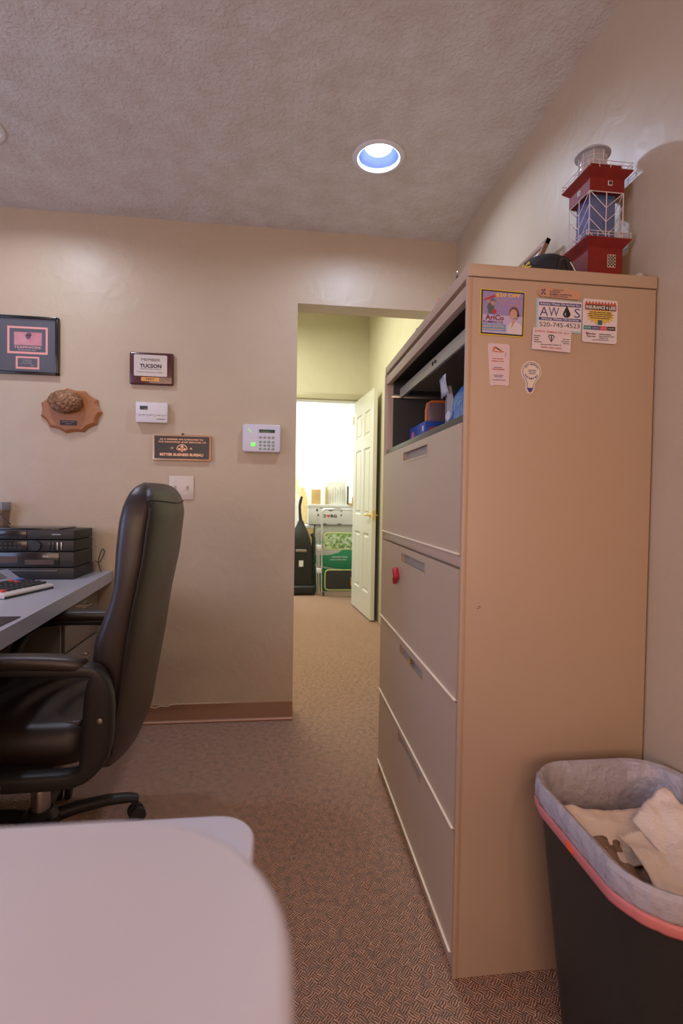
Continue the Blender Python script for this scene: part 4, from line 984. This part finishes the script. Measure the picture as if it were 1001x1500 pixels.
xs = [0, cols[0][0], cols[0][1], cols[1][0], cols[1][1], DWd]; zs = [.012, .24, .80, .97, 1.61, 1.72, 1.96, Z2]
sign = 1
face = bmesh.new()
def fv(x_, z_, y_): return face.verts.new((x_, y_, z_))
for i in range(5):
    for j in range(7):
        if i in (1, 3) and j in (1, 3, 5): continue
        for y_ in (0, DT): face.faces.new([fv(xs[i], zs[j], y_), fv(xs[i+1], zs[j], y_), fv(xs[i+1], zs[j+1], y_), fv(xs[i], zs[j+1], y_)])
for (a, b_) in (((0, zs[0]), (DWd, zs[0])), ((DWd, zs[0]), (DWd, Z2)), ((DWd, Z2), (0, Z2)), ((0, Z2), (0, zs[0]))):
    face.faces.new([fv(a[0], a[1], 0), fv(b_[0], b_[1], 0), fv(b_[0], b_[1], DT), fv(a[0], a[1], DT)])
bmesh.ops.remove_doubles(face, verts=face.verts[:], dist=1e-5)
sl._add(face, DM @ Matrix.Translation((0, -DT, 0)))
for r_ in rows:
    for c_ in cols:
        for flip in (0, 1):
            mb = MB()
            rg = []
            for ins, yy in ((0, 0), (.012, .009), (.028, .009), (.040, .003)):
                y_ = -DT+yy if not flip else -yy
                rg.append([(c_[0]+ins, y_, r_[0]+ins), (c_[1]-ins, y_, r_[0]+ins), (c_[1]-ins, y_, r_[1]-ins), (c_[0]+ins, y_, r_[1]-ins)])
            q = bmesh.new(); V = [[q.verts.new(p) for p in rr_] for rr_ in rg]
            for i in range(3):
                for j in range(4): q.faces.new((V[i][j], V[i][(j+1) % 4], V[i+1][(j+1) % 4], V[i+1][j]))
            q.faces.new(V[3]); sl._add(q, DM)
bmesh.ops.remove_doubles(sl.bm, verts=sl.bm.verts[:], dist=1e-5); bmesh.ops.recalc_face_normals(sl.bm, faces=sl.bm.faces[:])
sl.build('leaf', m_door, t, smooth=False)
for s_ in (-1, 1):
    k = MB(); y0_ = -DT if s_ < 0 else 0
    def kp(x_, y_, z_): return DM @ Vector((x_, y_, z_))
    kx, kz = DWd-.065, .975
    k.tube([kp(kx, y0_, kz), kp(kx, y0_+s_*.006, kz)], .026, 20); k.tube([kp(kx, y0_+s_*.006, kz), kp(kx, y0_+s_*.033, kz)], .010, 14)
    k.tube([kp(kx, y0_+s_*.031, kz), kp(kx-.03, y0_+s_*.033, kz), kp(kx-.07, y0_+s_*.032, kz-.002), kp(kx-.105, y0_+s_*.030, kz-.004)], [.008, .008, .007, .006], 12)
    k.build('lever_handle', m_brass, t)
k = MB(); k.box(DWd-.001, DWd+.002, -DT+.006, -.006, .93, 1.02, .0005, mtx=DM); k.build('latch_plate', m_brass, t)
k = MB()
for zz in (.2, 1.05, 1.9): k.cyl(DM @ Vector((-.004, -DT-.004, zz)), DM @ Vector((-.004, -DT-.004, zz+.09)), .006, 10)
k.build('hinge', m_brass, t)

# ------------------------------------------------------------------ store room things
SBK = 6.9
m_card = mat('cardboard', (.60, .42, .18), .8, var=(8, .5, (.55, .38, .16)))
m_pine = mat('pine', (.72, .56, .28), .6, var=(10, .6, (.66, .50, .24)))
def qbox(mb, p0, p1, w, th):
    """board from p0 to p1, w wide in x, th thick in y"""
    p0, p1 = Vector(p0), Vector(p1); rings = []
    for p in (p0, p1): rings.append([p+Vector((-w/2, -th/2, 0)), p+Vector((w/2, -th/2, 0)), p+Vector((w/2, th/2, 0)), p+Vector((-w/2, th/2, 0))])
    return mb.loft(rings)
# stack under the tray box
t = thing('lower_carton', (.62, 6.15, 0), 'green and white printed carton standing on the floor behind the folded trolley', 'carton')
MB().box(.420, .890, 6.10, 6.40, 0, .60, .002).build('carton', mat('green_print_carton', (.03, .28, .13), .5), t)
mb = MB(); yc_ = 6.0995
pl_ = [(.495+.22*(1-u)**.0*u, .0) for u in ()]
mb.prism([(.42, .30), (.42, .335)]+[(.42+.44*u, .335-.075*math.sin(PI*.5*u)**.8) for u in (.2, .4, .6, .8, 1)]+[(.86, .20), (.80, .235), (.65, .262)], 'y', yc_-.001, yc_)
mb.prism([(.42, .585), (.80, .585), (.78, .53), (.70, .47), (.58, .44), (.42, .44)], 'y', yc_-.001, yc_)
mb.build('grey_swoosh', ink('carton_grey', (.60, .58, .56)), t, smooth=False)
mb = MB(); text(mb, '~INTERIOR METAL', .62, .405, yc_-.002, .19, .022, .02); text(mb, '~DOOR LOCK SET', .60, .375, yc_-.002, .20, .018)
mb.build('lettering', ink('carton_pale', (.55, .66, .58)), t, smooth=False)
tag(MB().box(.412, .890, 6.115, 6.42, .602, .812, .002).build('grey_carton', mat('grey_carton', (.50, .50, .46), .7)), 'plain grey carton between the green carton and the white fruit box', 'carton')
t = thing('white_fruit_box', (.6, 6.1, .813), 'white printed fruit box reading DORG with black hand holes on top of the carton stack', 'box')
fx0, fx1, fy0 = .330, .893, 6.08
MB().box(fx0, fx1, fy0, 6.45, .813, 1.030, .003).build('tray', mat('white_card', (.66, .65, .66), .6), t)
MB().box(fx0-.006, fx1+.002, fy0-.006, 6.456, 1.020, 1.052, .002).build('lid', mat('white_lid', (.72, .72, .72), .55), t)
mb = MB(); yq = fy0-.0015
for hx_, hz_, rx_, rz_ in ((.595, .985, .030, .011), (.432, .985, .011, .018), (.445, .925, .011, .014), (.725, .975, .010, .007), (.725, .925, .010, .009)): mb.prism(ell(hx_, hz_, rx_, rz_, 16), 'y', yq-.0005, yq+.002)
for hx_ in (.50, .68): mb.box(hx_, hx_+.05, yq-.0005, yq+.002, .813, .823)
mb.build('hand_hole', m_black, t, smooth=False)
mb = MB(); text(mb, 'D', .512, .895, yq, .030, .040, .05); text(mb, 'RG', .597, .895, yq, .075, .040, .05); text(mb, '~THE PREMIUM BANANA', .455, 1.003, yq, .26, .010)
mb.build('lettering', m_black, t, smooth=False)
MB().prism([(.548, .920)]+[(.548+.022*math.cos(a), .948+.014*math.sin(a)) for a in (-.3, .3, .8, 1.2)]+[(.548, .952)]+[(.548-.022*math.cos(a), .948+.014*math.sin(a)) for a in (1.2, .8, .3, -.3)], 'y', yq-.0005, yq+.001, mtx=Matrix.Translation((.022, 0, -.028))).build('red_heart', ink('heart_red', (.6, .05, .04)), t, smooth=False)
t = thing('white_booklet_box', (.66, 6.15, 1.053), 'white upright box with columns of blue print on the fruit box', 'box')
MB().prism([(.555, 1.0535), (.800, 1.0535), (.785, 1.335), (.560, 1.325)], 'y', 6.20, 6.26, .002).build('carton', mat('white_paper', (.78, .78, .70), .6), t)
mb = MB()
for k in range(6): mb.box(.600+.030*k, .6045+.030*k, 6.1985, 6.2015, 1.08, 1.27-.03*(k % 2)-(.1 if k == 0 else 0))
mb.build('print_lines', ink('blue_grey_print', (.30, .38, .45)), t, smooth=False)
MB().box(.803, .818, 6.12, 6.18, 1.0535, 1.28, .002).build('dark_edge', m_black, t)
tag(MB().box(.535, .552, 6.12, 6.20, 1.0535, 1.27, .001).build('cardboard_strip', m_card), 'narrow cardboard strip just left of the white printed box', 'cardboard')
tag(MB().box(.370, .478, 6.16, 6.24, 1.0535, 1.235, .002).build('small_carton', m_card), 'small brown cardboard carton on the left of the fruit box lid', 'carton')
tag(MB().box(.822, .888, 6.05, 6.20, 1.0535, 1.075, .002).build('cardboard_scrap', m_card), 'flat scrap of cardboard at the right end of the fruit box lid', 'cardboard')
# leaning timber
tag(qbox(MB(), (.60, 6.50, .02), (.08, 6.86, 1.72), .035, .05).build('timber_strip', m_pine), 'long thin wooden strip leaning diagonally against the white block wall', 'timber strip')
tag(MB().prism([(.21, .01), (.47, .01), (.42, .80), (.285, 1.26), (.245, 1.26)], 'y', 6.40, 6.418, .001).build('plywood_sheet', m_pine), 'pale tapered wooden board standing behind the vacuum cleaner', 'board')
tag(MB().box(.20, .400, 6.11, 6.34, .765, .800, .002).build('white_shelf_board', mat('white_board', (.8, .8, .8), .5)), 'white horizontal shelf board between vacuum cleaner and fruit box', 'shelf board')
tag(MB().prism([(.25, 0), (.392, 0), (.392, .762), (.25, .762)], 'y', 6.11, 6.30, .002).build('tall_cardboard_box', m_card), 'tall brown cardboard box under the white shelf board', 'box')
# folded trolley with quilted panels
t = thing('folded_step_trolley', (.65, 5.82, 0), 'folded chrome trolley with a leaf-patterned panel and a dark panel', 'trolley')
yt_ = 5.80
MB().tube([(.478, yt_, .03), (.470, yt_, .95), (.476, yt_, .985), (.500, yt_, 1.0), (.86, yt_, 1.0), (.880, yt_, .985), (.884, yt_, .95), (.884, yt_, .03)], .010, 10).build('frame', m_chrome, t)
MB().tube([(.452, yt_+.04, .02), (.440, yt_+.04, .78)], .009, 10).tube([(.428, yt_+.07, .03), (.424, yt_+.07, .76)], .009, 10).tube([(.864, yt_+.04, .02), (.864, yt_+.04, .78)], .009, 10).build('rear_frame', m_chrome, t)
for zz in (.56, .29): MB().box(.415, .487, yt_+.01, yt_+.08, zz-.03, zz+.025, .01).build('bracket', mat('white_nylon', (.75, .75, .76), .4), t)
m_leaf, nt, bs = _nm('leaf_fabric'); vo = nt.nodes.new('ShaderNodeTexVoronoi'); vo.inputs['Scale'].default_value = 48
tc = nt.nodes.new('ShaderNodeTexCoord'); nt.links.new(tc.outputs['Object'], vo.inputs['Vector'])
rp = nt.nodes.new('ShaderNodeValToRGB'); nt.links.new(vo.outputs['Color'], rp.inputs['Fac'])
for pos, c_ in ((.0, (.06, .14, .04)), (.35, (.20, .36, .10)), (.6, (.42, .58, .30)), (.8, (.55, .68, .66))):
    el = rp.color_ramp.elements.new(pos) if pos else rp.color_ramp.elements[0]; el.color = (*c_, 1)
rp.color_ramp.elements[-1].color = (.70, .76, .70, 1); nt.links.new(rp.outputs['Color'], bs.inputs['Base Color']); bs.inputs['Roughness'].default_value = .7
m_pip = mat('lime_piping', (.55, .60, .22), .5)
for (x0, x1, z0_, z1_, m_) in ((.500, .870, .545, .730, m_leaf), (.512, .872, .075, .305, mat('charcoal_fabric', (.035, .035, .035), .8, bump=(200, .3)))):
    o = MB().prism(rrect(x0, x1, z0_, z1_, .04), 'y', yt_-.040, yt_-.008, .008, 3).build('panel', m_, t)
    MB().tube([(x_, yt_-.038, z_) for x_, z_ in rrect(x0, x1, z0_, z1_, .04)], .006, 8, closed=True).build('piping', m_pip, o)
for x_ in (.500, .860):
    MB().lathe([(.014, -.010), (.022, -.008), (.022, .008), (.014, .010)], (x_, yt_+.0, .022), 20, 'x').build('wheel', m_rubber, t)
# vacuum cleaner
t = thing('upright_vacuum', (.28, 5.95, 0), 'black upright vacuum cleaner standing by the doorway', 'vacuum cleaner')
m_vac = mat('vacuum_black', (.012, .012, .012), .45)
yv = 5.97
body = [(.06, .36), (.20, .36), (.45, .355), (.62, .345), (.72, .31), (.78, .27)]
rings = []
for z_, w1, w0, dp in ((.10, .385, .12, .10), (.30, .375, .12, .10), (.55, .365, .12, .09), (.66, .340, .13, .08), (.74, .315, .15, .06), (.80, .285, .18, .04), (.86, .262, .205, .025)):
    rings.append([(x_, y_, z_) for x_, y_ in rrect(w0, w1, yv-dp, yv+dp, min(.02, dp*.7, (w1-w0)*.3), 4)])
MB().loft(rings).build('bag_housing', m_vac, t)
MB().tube([(.233, yv, .84), (.222, yv, .95), (.218, yv, 1.03), (.228, yv, 1.09), (.242, yv, 1.145)], [.022, .017, .016, .018, .013], 12).build('handle', m_vac, t)
MB().tube([(.384, yv-.02, .12), (.388, yv-.02, .40), (.386, yv-.02, .66), (.365, yv-.02, .71)], .022, 12).build('hose', mat('hose_black', (.03, .03, .03), .5), t)
MB().prism(rrect(.10, .408, yv-.15, yv+.10, .04), 'z', .01, .11, .02, 3).build('floor_head', m_vac, t)
MB().box(.215, .265, yv-.103, yv-.099, .33, .40).build('label', m_white, t)
MB().lathe([(.02, -.012), (.035, -.010), (.035, .010), (.02, .012)], (.388, yv+.085, .036), 18, 'x').build('wheel', m_rubber, t)
MB().box(.175, .300, yv-.108, yv-.098, .50, .53, .004).build('latch', m_steel, t)
